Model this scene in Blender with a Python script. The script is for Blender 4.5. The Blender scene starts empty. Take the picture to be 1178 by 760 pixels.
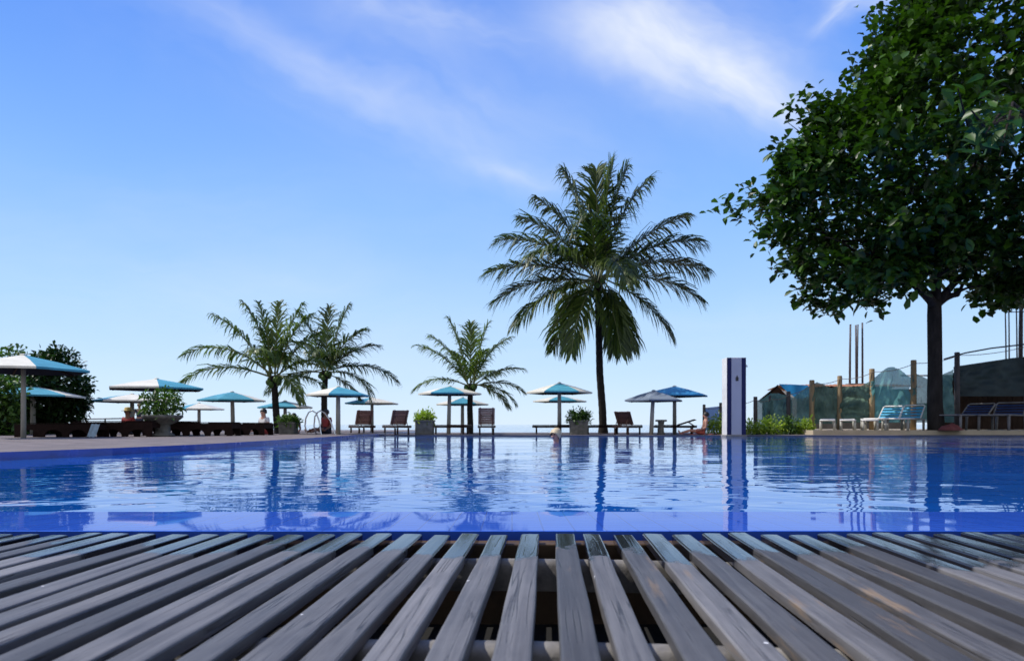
import bpy, bmesh, math, random
import numpy as np
from mathutils import Vector, Matrix

R = math.radians
random.seed(7); RNG = np.random.default_rng(11)
SC = bpy.context.scene
COL = SC.collection
F = 785.0; HZ = 488.0; CH = 0.42          # focal length and horizon row of the photo, camera height

def wx(px, d): return (px - 589.0) * d / F
def wz(py, d): return CH - (py - HZ) * d / F
def at(px, py, d): return Vector((wx(px, d), d, wz(py, d)))

# ------------------------------------------------------------------ object helpers
def tag(o, label=None, cat=None, group=None, kind=None):
    if label: o['label'] = label
    if cat: o['category'] = cat
    if group: o['group'] = group
    if kind: o['kind'] = kind
    return o

def empty(name, loc=(0, 0, 0), rz=0.0):
    o = bpy.data.objects.new(name, None); COL.objects.link(o)
    o.location = loc; o.rotation_euler = (0, 0, rz); o.empty_display_size = .1
    return o

def link_mesh(name, verts, faces, mats, parent=None, smooth=False, midx=None):
    me = bpy.data.meshes.new(name)
    me.from_pydata([tuple(v) for v in verts], [], faces)
    if not isinstance(mats, (list, tuple)): mats = [mats]
    for m in mats: me.materials.append(m)
    if midx is not None: me.polygons.foreach_set('material_index', midx)
    if smooth: me.polygons.foreach_set('use_smooth', [True] * len(me.polygons))
    me.update()
    o = bpy.data.objects.new(name, me); COL.objects.link(o)
    if parent: o.parent = parent
    return o

class MB:
    def __init__(s): s.v = []; s.f = []; s.m = []
    def add(s, vs, fs, m=0):
        b = len(s.v); s.v += [Vector(v) for v in vs]
        s.f += [tuple(i + b for i in f) for f in fs]; s.m += [m] * len(fs)
        return s
    def box(s, c, d, rz=0.0, m=0, mat=None):
        x, y, z = d[0] / 2, d[1] / 2, d[2] / 2
        M = mat or Matrix.Rotation(rz, 3, 'Z')
        vs = [Vector(c) + M @ Vector(p) for p in ((-x,-y,-z),(x,-y,-z),(x,y,-z),(-x,y,-z),(-x,-y,z),(x,-y,z),(x,y,z),(-x,y,z))]
        return s.add(vs, [(0,3,2,1),(4,5,6,7),(0,1,5,4),(1,2,6,5),(2,3,7,6),(3,0,4,7)], m)
    def tube(s, pts, rad, n=8, m=0, cap=True):
        pts = [Vector(p) for p in pts]
        if not hasattr(rad, '__len__'): rad = [rad] * len(pts)
        vs = []; up = None
        for i, p in enumerate(pts):
            t = (pts[min(i+1, len(pts)-1)] - pts[max(i-1, 0)]).normalized()
            if up is None:
                up = Vector((0,0,1)) if abs(t.z) < .9 else Vector((1,0,0))
            a = (up - t * up.dot(t)).normalized(); b = t.cross(a); up = a
            for k in range(n):
                an = 2 * math.pi * k / n
                vs.append(p + (a * math.cos(an) + b * math.sin(an)) * rad[i])
        fs = []
        for i in range(len(pts) - 1):
            for k in range(n):
                k2 = (k + 1) % n
                fs.append((i*n+k, i*n+k2, (i+1)*n+k2, (i+1)*n+k))
        if cap:
            fs.append(tuple(range(n-1, -1, -1))); fs.append(tuple((len(pts)-1)*n + k for k in range(n)))
        return s.add(vs, fs, m)
    def lathe(s, prof, c=(0,0,0), n=20, m=0):
        vs = []
        for r, z in prof:
            for k in range(n):
                a = 2*math.pi*k/n
                vs.append((c[0]+r*math.cos(a), c[1]+r*math.sin(a), c[2]+z))
        fs = []
        for i in range(len(prof)-1):
            for k in range(n):
                k2 = (k+1) % n
                fs.append((i*n+k, i*n+k2, (i+1)*n+k2, (i+1)*n+k))
        fs.append(tuple(range(n-1,-1,-1))); fs.append(tuple((len(prof)-1)*n+k for k in range(n)))
        return s.add(vs, fs, m)
    def prism(s, poly, t, M=None, m=0):
        """poly: list of (a,b) extruded by t; M maps (a,b,c)->world"""
        n = len(poly); M = M or Matrix.Identity(4)
        vs = [M @ Vector((a, b, -t/2)) for a, b in poly] + [M @ Vector((a, b, t/2)) for a, b in poly]
        fs = [tuple(range(n-1,-1,-1)), tuple(range(n, 2*n))]
        for k in range(n): fs.append((k, (k+1) % n, n+(k+1) % n, n+k))
        return s.add(vs, fs, m)
    def build(s, name, mats, parent=None, smooth=False, bevel=0):
        o = link_mesh(name, s.v, s.f, mats, parent, smooth, s.m)
        if bevel:
            b = o.modifiers.new('bevel', 'BEVEL'); b.width = bevel; b.segments = 2; b.limit_method = 'ANGLE'
        return o

# ------------------------------------------------------------------ materials
def nodes_of(name):
    m = bpy.data.materials.new(name); m.use_nodes = True
    nt = m.node_tree; nt.nodes.clear()
    out = nt.nodes.new('ShaderNodeOutputMaterial')
    return m, nt, out

class NT:
    """tiny wrapper to write node graphs as expressions"""
    def __init__(s, nt): s.nt = nt
    def n(s, t, ins=None, **kw):
        nd = s.nt.nodes.new(t)
        for k, v in kw.items(): setattr(nd, k, v)
        if ins:
            for k, v in ins.items(): s.set(nd.inputs[k], v)
        return nd
    def set(s, sock, v):
        if isinstance(v, bpy.types.NodeSocket): s.nt.links.new(v, sock)
        elif isinstance(v, bpy.types.Node): s.nt.links.new(v.outputs[0], sock)
        else: sock.default_value = v
    def math(s, op, a, b=0.0, c=0.0, clamp=False):
        nd = s.nt.nodes.new('ShaderNodeMath'); nd.operation = op; nd.use_clamp = clamp
        for i, v in enumerate((a, b, c)): s.set(nd.inputs[i], v)
        return nd.outputs[0]
    def noise(s, vec, scale, detail=4, rough=.55, dist=0.0):
        nd = s.n('ShaderNodeTexNoise', {'Scale': scale, 'Detail': detail, 'Roughness': rough, 'Distortion': dist})
        if vec is not None: s.set(nd.inputs['Vector'], vec)
        return nd.outputs[0]
    def ramp(s, f, stops):
        nd = s.n('ShaderNodeValToRGB'); s.set(nd.inputs[0], f)
        el = nd.color_ramp.elements
        while len(el) < len(stops): el.new(.5)
        for e, (p, c) in zip(el, stops):
            e.position = p; e.color = c if len(c) == 4 else (*c, 1)
        return nd.outputs[0]
    def mix(s, f, a, b, typ='MIX'):
        nd = s.nt.nodes.new('ShaderNodeMixRGB'); nd.blend_type = typ
        s.set(nd.inputs[0], f)
        for i, v in ((1, a), (2, b)):
            if isinstance(v, (tuple, list)): v = (*v[:3], 1)
            s.set(nd.inputs[i], v)
        return nd.outputs[0]
    def mapping(s, vec, scale=(1,1,1), rot=(0,0,0), loc=(0,0,0)):
        nd = s.n('ShaderNodeMapping'); s.set(nd.inputs[0], vec)
        nd.inputs['Scale'].default_value = scale; nd.inputs['Rotation'].default_value = rot; nd.inputs['Location'].default_value = loc
        return nd.outputs[0]
    def bump(s, h, strength=.3, dist=.02):
        return s.n('ShaderNodeBump', {'Strength': strength, 'Distance': dist, 'Height': h}).outputs[0]

def mat_basic(name, col, rough=.6, var=.25, scale=6, metal=0.0, bump=.15, col2=None, island=0.0, stretch=(1,1,1), spec=.5, trans=0.0, mesh=0.0):
    m, nt, out = nodes_of(name); g = NT(nt)
    tc = g.n('ShaderNodeTexCoord').outputs['Object']
    oi = g.n('ShaderNodeObjectInfo').outputs['Random']
    v = g.mapping(tc, stretch)
    voff = g.n('ShaderNodeVectorMath', operation='ADD'); g.set(voff.inputs[0], v)
    cmb = g.n('ShaderNodeCombineXYZ'); g.set(cmb.inputs[0], g.math('MULTIPLY', oi, 37.0)); g.set(voff.inputs[1], cmb.outputs[0])
    n1 = g.noise(voff.outputs[0], scale, 5, .6)
    c2 = col2 or tuple(c * (1 - var) for c in col)
    c1 = tuple(min(1, c * (1 + var * .5)) for c in col)
    c = g.ramp(n1, [(.3, c2), (.7, c1)])
    if island:
        ri = g.n('ShaderNodeNewGeometry').outputs['Random Per Island']
        f = g.math('MULTIPLY_ADD', ri, 2 * island, 1 - island)
        c = g.mix(1.0, c, g.n('ShaderNodeCombineColor', {0: f, 1: f, 2: f}).outputs[0], 'MULTIPLY')
    p = g.n('ShaderNodeBsdfPrincipled', {'Base Color': c, 'Metallic': metal, 'Specular IOR Level': spec})
    g.set(p.inputs['Roughness'], g.math('MULTIPLY_ADD', n1, .2, rough - .1))
    if bump: g.set(p.inputs['Normal'], g.bump(n1, bump, .02))
    sh = p.outputs[0]
    if trans:
        tr = g.n('ShaderNodeBsdfTranslucent', {'Color': c})
        sh = g.n('ShaderNodeMixShader', {0: trans, 1: p.outputs[0], 2: tr.outputs[0]}).outputs[0]
    if mesh:
        wv = g.noise(tc, 60, 1, .5)
        tp = g.n('ShaderNodeBsdfTransparent')
        sh = g.n('ShaderNodeMixShader', {0: g.math('MULTIPLY_ADD', wv, .3, mesh - .15), 1: sh, 2: tp.outputs[0]}).outputs[0]
    nt.links.new(sh, out.inputs[0])
    return m

def mat_leaf(name, dark, light, trans=.3, rough=.4, scale=.6, spec=.4):
    m, nt, out = nodes_of(name); g = NT(nt)
    geo = g.n('ShaderNodeNewGeometry')
    tc = g.n('ShaderNodeTexCoord').outputs['Object']
    big = g.noise(tc, scale, 3, .5)
    f = g.math('ADD', g.math('MULTIPLY', geo.outputs['Random Per Island'], .6), g.math('MULTIPLY', big, .5))
    c = g.ramp(f, [(.2, dark), (.85, light), (.95, tuple(min(1, x * 1.3 + .02) for x in light))])
    p = g.n('ShaderNodeBsdfPrincipled', {'Base Color': c, 'Roughness': rough, 'Specular IOR Level': spec})
    tr = g.n('ShaderNodeBsdfTranslucent', {'Color': g.mix(1.0, c, (1.0, 1.25, .5), 'MULTIPLY')})
    nt.links.new(g.n('ShaderNodeMixShader', {0: trans, 1: p.outputs[0], 2: tr.outputs[0]}).outputs[0], out.inputs[0])
    return m

def make_deck_material():
    m, nt, out = nodes_of('weathered_deck_wood'); g = NT(nt)
    geo = g.n('ShaderNodeNewGeometry'); ri = geo.outputs['Random Per Island']
    tc = g.n('ShaderNodeTexCoord').outputs['Object']
    off = g.n('ShaderNodeCombineXYZ'); g.set(off.inputs[1], g.math('MULTIPLY', ri, 53.0)); g.set(off.inputs[2], g.math('MULTIPLY', ri, 17.0))
    va = g.n('ShaderNodeVectorMath', operation='ADD'); g.set(va.inputs[0], tc); g.set(va.inputs[1], off.outputs[0])
    P = va.outputs[0]
    grain = g.noise(g.mapping(P, (70, 2.2, 30)), 1.0, 6, .65, .4)
    grain2 = g.noise(g.mapping(P, (26, 1.2, 10)), 1.0, 4, .6)
    blot = g.noise(P, 5.0, 5, .6)
    base = g.ramp(grain, [(.25, (.058, .058, .063)), (.5, (.112, .112, .118)), (.75, (.185, .185, .19))])
    base = g.mix(g.ramp(blot, [(.35, (0,0,0)), (.7, (.55,.55,.55))]), base, (.20, .20, .205))
    tint = g.ramp(ri, [(0, (.42,.40,.38)), (.5, (.78,.74,.70)), (1, (1.30,1.22,1.14))])
    base = g.mix(1.0, base, tint, 'MULTIPLY')
    sep = g.n('ShaderNodeSeparateXYZ'); g.set(sep.inputs[0], tc)
    X, Y = sep.outputs[0], sep.outputs[1]
    # tan patches stretched along the grain, stronger towards the right
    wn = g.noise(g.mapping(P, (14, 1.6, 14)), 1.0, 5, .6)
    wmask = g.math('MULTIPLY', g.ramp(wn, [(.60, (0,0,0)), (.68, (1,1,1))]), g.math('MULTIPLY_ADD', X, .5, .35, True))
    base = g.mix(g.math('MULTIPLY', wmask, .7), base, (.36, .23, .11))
    # cracks
    ck = g.noise(g.mapping(P, (34, .9, 34)), 1.0, 2, .4)
    ckm = g.ramp(ck, [(.47, (0,0,0)), (.495, (1,1,1)), (.52, (0,0,0))])
    ckm = g.math('MULTIPLY', ckm, g.ramp(blot, [(.45, (0,0,0)), (.6, (1,1,1))]))
    base = g.mix(g.math('MULTIPLY', ckm, .75), base, (.012, .011, .012))
    # pale specks (salt, droppings)
    vo = g.n('ShaderNodeTexVoronoi', {'Scale': 9.0}); g.set(vo.inputs['Vector'], P)
    sp = g.math('LESS_THAN', vo.outputs['Distance'], .045)
    sp = g.math('MULTIPLY', sp, g.math('GREATER_THAN', g.n('ShaderNodeSeparateXYZ', {0: vo.outputs['Color']}).outputs[0], .55))
    base = g.mix(sp, base, (.75, .74, .72))
    # splash zone next to the pool
    edge = g.math('ADD', Y, g.math('MULTIPLY', g.noise(g.mapping(P, (9, 5, 5)), 1.0, 3, .5), .5))
    jit = g.math('MULTIPLY', ri, .3)
    wet = g.ramp(g.math('SUBTRACT', g.math('ADD', edge, jit), .10), [(.0, (0,0,0)), (.05, (1,1,1))])
    wet = g.math('MULTIPLY', wet, 1.0)
    base = g.mix(wet, base, g.mix(1.0, base, (.13, .14, .19), 'MULTIPLY'))
    p = g.n('ShaderNodeBsdfPrincipled', {'Base Color': base, 'Specular IOR Level': .5})
    r = g.math('MULTIPLY_ADD', grain2, .25, .40)
    g.set(p.inputs['Roughness'], g.n('ShaderNodeMix', {0: wet, 2: r, 3: .10}).outputs[0])
    h = g.math('SUBTRACT', g.math('ADD', grain, g.math('MULTIPLY', grain2, .8)), g.math('MULTIPLY', ckm, 1.2))
    g.set(p.inputs['Normal'], g.n('ShaderNodeBump', {'Strength': g.math('MULTIPLY_ADD', wet, -.35, .55), 'Distance': .003, 'Height': h}).outputs[0])
    nt.links.new(p.outputs[0], out.inputs[0])
    return m

def make_water_material(name, body, ior, rip=1.0):
    m, nt, out = nodes_of(name); g = NT(nt)
    tc = g.n('ShaderNodeTexCoord').outputs['Object']
    n1 = g.noise(g.mapping(tc, (1.0, 1.0, 1)), 0.75, 2, .45, .3)
    n2 = g.noise(g.mapping(tc, (1.0, 1.4, 1)), 2.6, 2, .5, .2)
    patch = g.ramp(g.noise(tc, .22, 2, .5), [(.38, (.25,.25,.25)), (.65, (1,1,1))])
    h = g.math('ADD', n1, g.math('MULTIPLY', n2, .36))
    h = g.math('MULTIPLY', h, patch)
    nrm = g.n('ShaderNodeBump', {'Strength': 1.0, 'Distance': .029 * rip, 'Height': h}).outputs[0]
    v = g.noise(tc, .35, 3, .5)
    c = g.ramp(v, [(.3, tuple(x * .75 for x in body)), (.7, body)])
    fr = g.n('ShaderNodeFresnel', {'IOR': ior}); g.set(fr.inputs['Normal'], nrm)
    df = g.n('ShaderNodeBsdfDiffuse', {'Color': c})
    gl = g.n('ShaderNodeBsdfGlossy', {'Color': (1,1,1,1), 'Roughness': .012, 'Normal': nrm})
    nt.links.new(g.n('ShaderNodeMixShader', {0: fr.outputs[0], 1: df.outputs[0], 2: gl.outputs[0]}).outputs[0], out.inputs[0])
    return m

M = {}
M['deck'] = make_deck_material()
M['joist'] = mat_basic('grey_joist', (.26, .24, .21), .75, .45, 9, col2=(.07, .067, .067), bump=.4)
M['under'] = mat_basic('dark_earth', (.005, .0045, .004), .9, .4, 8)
M['water'] = make_water_material('pool_water', (.003, .105, .46), 1.36)
M['sea'] = make_water_material('sea_water', (.05, .17, .36), 1.2, 4)
M['rim'] = None
def rim_mat():
    m, nt, out = nodes_of('wet_blue_tile'); g = NT(nt)
    tc = g.n('ShaderNodeTexCoord').outputs['Object']
    br = g.n('ShaderNodeTexBrick', {'Scale': 1.0, 'Color1': (.022,.10,.50,1), 'Color2': (.03,.115,.54,1), 'Mortar': (.02,.06,.30,1), 'Mortar Size': .014, 'Brick Width': .5, 'Row Height': .25})
    br.offset = 0; g.set(br.inputs['Vector'], g.mapping(tc, (4, 4, 4)))
    nz = g.noise(tc, 1.1, 4, .6)
    c = g.mix(.35, br.outputs[0], g.ramp(nz, [(.3, (.015,.07,.42)), (.7, (.055,.14,.60))]))
    p = g.n('ShaderNodeBsdfDiffuse', {'Color': c})
    nrm = g.n('ShaderNodeBump', {'Strength': 1.0, 'Distance': .006, 'Height': g.noise(tc, .9, 2, .5)}).outputs[0]
    fr = g.n('ShaderNodeFresnel', {'IOR': 1.135})
    gl = g.n('ShaderNodeBsdfGlossy', {'Roughness': .03, 'Normal': nrm})
    nt.links.new(g.n('ShaderNodeMixShader', {0: fr.outputs[0], 1: p.outputs[0], 2: gl.outputs[0]}).outputs[0], out.inputs[0])
    return m
M['rim'] = rim_mat()
M['kerb_tile'] = mat_basic('blue_kerb_tile', (.035, .085, .40), .25, .3, 3)
M['paving'] = mat_basic('pinkish_paving', (.21, .175, .165), .75, .3, 2.2, col2=(.12, .10, .095), spec=.2)
M['stone_edge'] = mat_basic('brown_stone_edge', (.10, .06, .03), .6, .5, 9)
M['sand'] = mat_basic('sand', (.46, .38, .26), .9, .25, .8)
M['platform'] = mat_basic('beige_plaster', (.50, .42, .30), .8, .25, 1.2)
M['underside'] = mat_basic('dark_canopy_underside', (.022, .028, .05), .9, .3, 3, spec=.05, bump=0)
M['pole'] = mat_basic('painted_pole', (.40, .39, .34), .6, .3, 4, stretch=(1,1,.3))
M['canopy_white'] = mat_basic('cream_canopy', (.74, .71, .60), .6, .16, 2.5, bump=.05, spec=.25)
M['canopy_blue'] = mat_basic('turquoise_canopy', (.075, .33, .44), .6, .2, 2.5, bump=.05, spec=.25)
M['canopy_deep'] = mat_basic('strong_blue_canopy', (.05, .29, .58), .6, .2, 2.5, bump=.05, spec=.25)
M['canopy_grey'] = mat_basic('faded_grey_canopy', (.20, .24, .29), .6, .25, 2.5, bump=.05, spec=.25)
M['wood_dark'] = mat_basic('dark_brown_wood', (.040, .020, .015), .7, .4, 7, stretch=(6,1,1), island=.2, spec=.2)
M['wood_red'] = mat_basic('reddish_brown_wood', (.115, .052, .040), .5, .35, 7, stretch=(6,1,1), island=.25)
M['wood_pink'] = mat_basic('sunbleached_slats', (.20, .105, .085), .55, .3, 7, stretch=(6,1,1), island=.25)
M['white_paint'] = mat_basic('white_paint', (.80, .78, .74), .4, .1, 4)
M['panel_grey'] = mat_basic('pale_blue_grey_panel', (.46, .45, .50), .6, .08, 1.5)
M['navy'] = mat_basic('navy_stripe', (.018, .022, .085), .6, .2, 3, spec=.2)
M['black'] = mat_basic('black_plastic', (.015, .015, .017), .45, .2, 5)
M['strap_blue'] = mat_basic('bright_blue_strap', (.06, .38, .62), .5, .2, 5)
M['strap_navy'] = mat_basic('navy_strap', (.02, .05, .16), .5, .25, 5)
M['stone'] = mat_basic('planter_stone', (.15, .145, .125), .85, .45, 7, bump=.5)
M['chrome'] = mat_basic('chrome', (.75, .76, .78), .15, .05, 3, metal=1.0, bump=0)
M['post'] = mat_basic('wooden_post', (.36, .25, .13), .75, .45, 7, stretch=(1,1,.15), bump=.4)
M['post_dark'] = mat_basic('dark_wooden_post', (.07, .06, .06), .75, .4, 7, stretch=(1,1,.15), bump=.4)
M['rope'] = mat_basic('rope', (.22, .18, .14), .8, .2, 20)
M['tarp_teal'] = mat_basic('teal_shade_net', (.19, .34, .30), .8, .3, 1.6, col2=(.08,.17,.16), spec=.1, bump=.2, trans=.35, mesh=.16)
M['tarp_green'] = mat_basic('grey_green_shade_net', (.17, .27, .20), .8, .3, 1.6, col2=(.06,.11,.085), spec=.1, bump=.2, trans=.3, mesh=.12)
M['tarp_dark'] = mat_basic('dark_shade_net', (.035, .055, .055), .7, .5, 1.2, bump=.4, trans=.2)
M['tarp_bright'] = mat_basic('bright_teal_net', (.17, .43, .42), .8, .3, 1.6, col2=(.08,.24,.25), spec=.1, bump=.2, trans=.4, mesh=.14)
M['tarp_blue'] = mat_basic('blue_tarpaulin', (.03, .27, .60), .45, .25, 2)
M['roof_tile'] = mat_basic('orange_clay_tile', (.40, .17, .075), .8, .4, 5, bump=.4)
M['plaster_dark'] = mat_basic('brown_board', (.06, .038, .028), .9, .45, 2, bump=.3, spec=.1)
M['concrete'] = mat_basic('concrete', (.22, .21, .20), .85, .3, 3)
M['steel'] = mat_basic('rusty_steel', (.10, .085, .09), .6, .4, 6)
M['glass_blue'] = mat_basic('blue_mesh_panel', (.28, .42, .66), .3, .1, 2, trans=.5)
M['skin'] = mat_basic('skin', (.52, .27, .19), .5, .12, 9, bump=.03)
M['skin_brown'] = mat_basic('tanned_skin', (.22, .10, .06), .5, .12, 9, bump=.03)
M['hair_blond'] = mat_basic('blond_hair', (.66, .54, .34), .55, .35, 30, stretch=(1,1,.3))
M['hair_dark'] = mat_basic('dark_hair', (.018, .013, .011), .5, .3, 30, stretch=(1,1,.3))
M['cloth_red'] = mat_basic('red_cloth', (.36, .045, .04), .8, .3, 8)
M['cloth_coral'] = mat_basic('coral_towel', (.52, .13, .09), .85, .25, 8)
M['cloth_wine'] = mat_basic('faded_wine_cloth', (.20, .055, .05), .85, .4, 5)
M['cloth_white'] = mat_basic('white_cloth', (.72, .71, .70), .8, .12, 8)
M['cloth_navy'] = mat_basic('dark_cloth', (.03, .035, .06), .8, .2, 8)
M['cloth_pale'] = mat_basic('pale_blue_cloth', (.38, .50, .58), .8, .2, 8)
M['straw'] = mat_basic('yellow_straw', (.60, .45, .16), .8, .3, 25)
M['bark'] = mat_basic('dark_bark', (.034, .029, .025), .95, .5, 5, spec=.1, bump=.8, stretch=(1,1,.35))
M['palm_bark'] = mat_basic('palm_bark', (.036, .031, .028), .95, .5, 8, spec=.1, bump=.6, stretch=(.6,.6,3))
M['rachis'] = mat_basic('frond_stem', (.16, .17, .05), .5, .3, 6)
M['leaf_almond'] = mat_leaf('almond_leaf', (.007, .022, .003), (.062, .140, .011), .24, .42, .5)
M['leaf_shrub'] = mat_leaf('dark_shrub_leaf', (.007, .022, .006), (.035, .085, .018), .2, .45, .8)
M['leaf_light'] = mat_leaf('light_plant_leaf', (.16, .27, .03), (.50, .58, .09), .45, .45, 1.2)
M['leaf_mid'] = mat_leaf('mid_plant_leaf', (.03, .075, .012), (.11, .20, .035), .3, .45, 1.2)
M['leaf_palm'] = mat_leaf('palm_leaflet', (.012, .032, .007), (.12, .165, .025), .30, .42, .5)
M['leaf_palm_young'] = mat_leaf('young_palm_leaflet', (.035, .070, .012), (.20, .26, .045), .34, .42, .5)
M['palm_dry'] = mat_leaf('dry_palm_leaflet', (.09, .075, .05), (.26, .22, .14), .2, .6, .5)

# ------------------------------------------------------------------ setting
def slab(name, poly, z, depth, top, side):
    n = len(poly)
    vs = [(x, y, z) for x, y in poly] + [(x, y, z - depth) for x, y in poly]
    fs = [tuple(range(n))]; mi = [0]
    for k in range(n): fs.append((k, n + k, n + (k+1) % n, (k+1) % n)); mi.append(1)
    o = link_mesh(name, vs, fs, [top, side], None, False, mi)
    tag(o, kind='structure'); return o

WZ = -0.0165
left_edge = [(-9.6, 2.69), (-9.2, 4.6), (-7.9, 6.3), (-6.75, 7.5), (-6.15, 8.4), (-5.68, 9.7), (-5.3, 11.4), (-5.12, 14), (-5.03, 18), (-5.0, 25.8)]
M['edge_stone'] = mat_basic('wet_edge_stone', (.07, .085, .14), .5, .3, 3)
slab('left_terrace', [(-70, -12), (-9.6, -12)] + left_edge + [(-5.0, 42), (-70, 42)], .085, .5, M['paving'], M['kerb_tile'])
slab('far_terrace', [(-4.997, 25.8), (0, 25.4), (9, 24.9), (20, 24.2), (60, 24.2), (60, 33.5), (-4.997, 33.5)], .03, .6, M['paving'], M['edge_stone'])
slab('right_terrace', [(20, -12), (60, -12), (60, 24.197), (20, 24.197)], .03, .6, M['paving'], M['kerb_tile'])
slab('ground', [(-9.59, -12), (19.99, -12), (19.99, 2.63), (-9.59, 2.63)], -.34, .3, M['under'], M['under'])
# sand falling to the sea
o = link_mesh('beach', [(-400, 33, -.55), (400, 33, -.55), (400, 70, -2.6), (-400, 70, -2.6)], [(0,1,2,3)], M['sand']); tag(o, kind='structure')
o = link_mesh('sea', [(-9000, 55, -2.2), (9000, 55, -2.2), (9000, 14000, -2.2), (-9000, 14000, -2.2)], [(0,1,2,3)], M['sea']); tag(o, kind='structure')
# pool water and wet rim
o = link_mesh('pool_water', [(-9.7, 3.30, WZ)] + [(x, y, WZ) for x, y in left_edge[1:]] + [(-4.9, 26.2, WZ), (20.2, 26.2, WZ), (20.2, 3.30, WZ)],
              [tuple(range(len(left_edge) + 3))[::-1]], M['water']); tag(o, kind='structure')
slab('pool_floor', [(-9.8, 2.6), (20.3, 2.6), (20.3, 26.3), (-9.8, 26.3)], -1.4, .2, M['kerb_tile'], M['kerb_tile'])
mb = MB(); N = 60
for i in range(N + 1):
    x = -9.58 + i * 29.56 / N
    for y, z in ((2.69, -.4), (2.69, -.001), (2.70, .0005), (3.05, -.0078), (3.46, -.0175), (3.48, -.4)): mb.v.append(Vector((x, y, z)))
for i in range(N):
    for k in range(5):
        a = i*6+k; mb.f.append((a, a+6, a+7, a+1)); mb.m.append(0)
tag(mb.build('pool_rim', M['rim'], smooth=False), kind='structure')
mb = MB(); mb.box((5.2, 2.642, -.265), (29.5, .085, .46)); tag(mb.build('stone_edging', M['stone_edge'], bevel=.006), kind='structure')
# raised platform on the right
slab('raised_terrace', [(wx(930, 26.0), 25.6), (40, 25.0), (59, 25.0), (59, 33.4), (11.3, 33.4)], .20, .3, M['platform'], M['platform'])

# ------------------------------------------------------------------ slatted deck
deck = empty('wooden_deck', (.155, 2.50, 0), R(-3.3))
tag(deck, 'weathered grey slatted wooden deck running up to the near pool edge', 'deck')
def slat_profile(w, t):
    r = .005; hw = w / 2
    return [(-hw, -t), (-hw, -r), (-hw + r*.4, -r*.3), (-hw + r*1.3, 0), (0, .0006), (hw - r*1.3, 0), (hw - r*.4, -r*.3), (hw, -r), (hw, -t)]
mb = MB(); rs = random.Random(5)
pitch = .112; k0, k1 = -82, 106
for k in range(k0, k1):
    w = .073 + rs.uniform(-.006, .005); t = .029
    xc = k * pitch + w/2 + rs.uniform(-.006, .006)
    if k < 0: xc -= .020
    yaw = rs.uniform(-.004, .004) - (.006 if k < 0 else 0)
    y0, y1 = -4.3, .125 + rs.uniform(-.012, .012)
    if k < -40 or k > 60: y0 = -3.5
    ns = 26; prof = slat_profile(w, t); base = len(mb.v); npf = len(prof)
    ph = rs.uniform(0, 20); zo = rs.uniform(-.003, .003); tilt = rs.uniform(-.03, .03)
    tan_end = math.tan(R(-3.3))
    ye = y1 + xc * math.sin(R(3.3))            # cut square to the pool edge
    for i in range(ns + 1):
        y = y0 + (ye - y0) * i / ns
        dx = yaw * (y - ye) + .0016 * math.sin(ph + y * 3.1)
        dz = zo + .0018 * math.sin(ph * 2 + y * 2.3)
        for a, b in prof:
            mb.v.append(Vector((xc + dx + a + .0009 * math.sin(ph * 3 + y * 11 + a * 40), y, b + dz + tilt * a)))
    for i in range(ns):
        for j in range(npf - 1):
            a = base + i * npf + j; mb.f.append((a, a + 1, a + npf + 1, a + npf)); mb.m.append(0)
        a = base + i * npf; mb.f.append((a + npf - 1, a, a + npf, a + 2*npf - 1)); mb.m.append(0)
    mb.f.append(tuple(base + j for j in range(npf))[::1]); mb.m.append(0)
    mb.f.append(tuple(base + ns * npf + j for j in range(npf))[::-1]); mb.m.append(0)
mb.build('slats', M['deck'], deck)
for jy in (-.22, -1.10, -1.98, -2.86, -3.74):
    mb = MB(); pts = []; n = 70
    prof = [(-.036, -.10), (-.036, -.018), (-.024, -.004), (.0, 0), (.024, -.004), (.036, -.018), (.036, -.10)]
    for i in range(n + 1):
        x = -9.2 + i * 21.2 / n; dz = -.031 + .002 * math.sin(i * 1.7) ; dy = .004 * math.sin(i * .9)
        for a, b in prof: mb.v.append(Vector((x, jy + a + dy, b + dz)))
    L = len(prof)
    for i in range(n):
        for j in range(L - 1):
            a = i*L+j; mb.f.append((a, a+L, a+L+1, a+1)); mb.m.append(0)
    mb.build('joist', M['joist'], deck, smooth=True)

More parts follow.
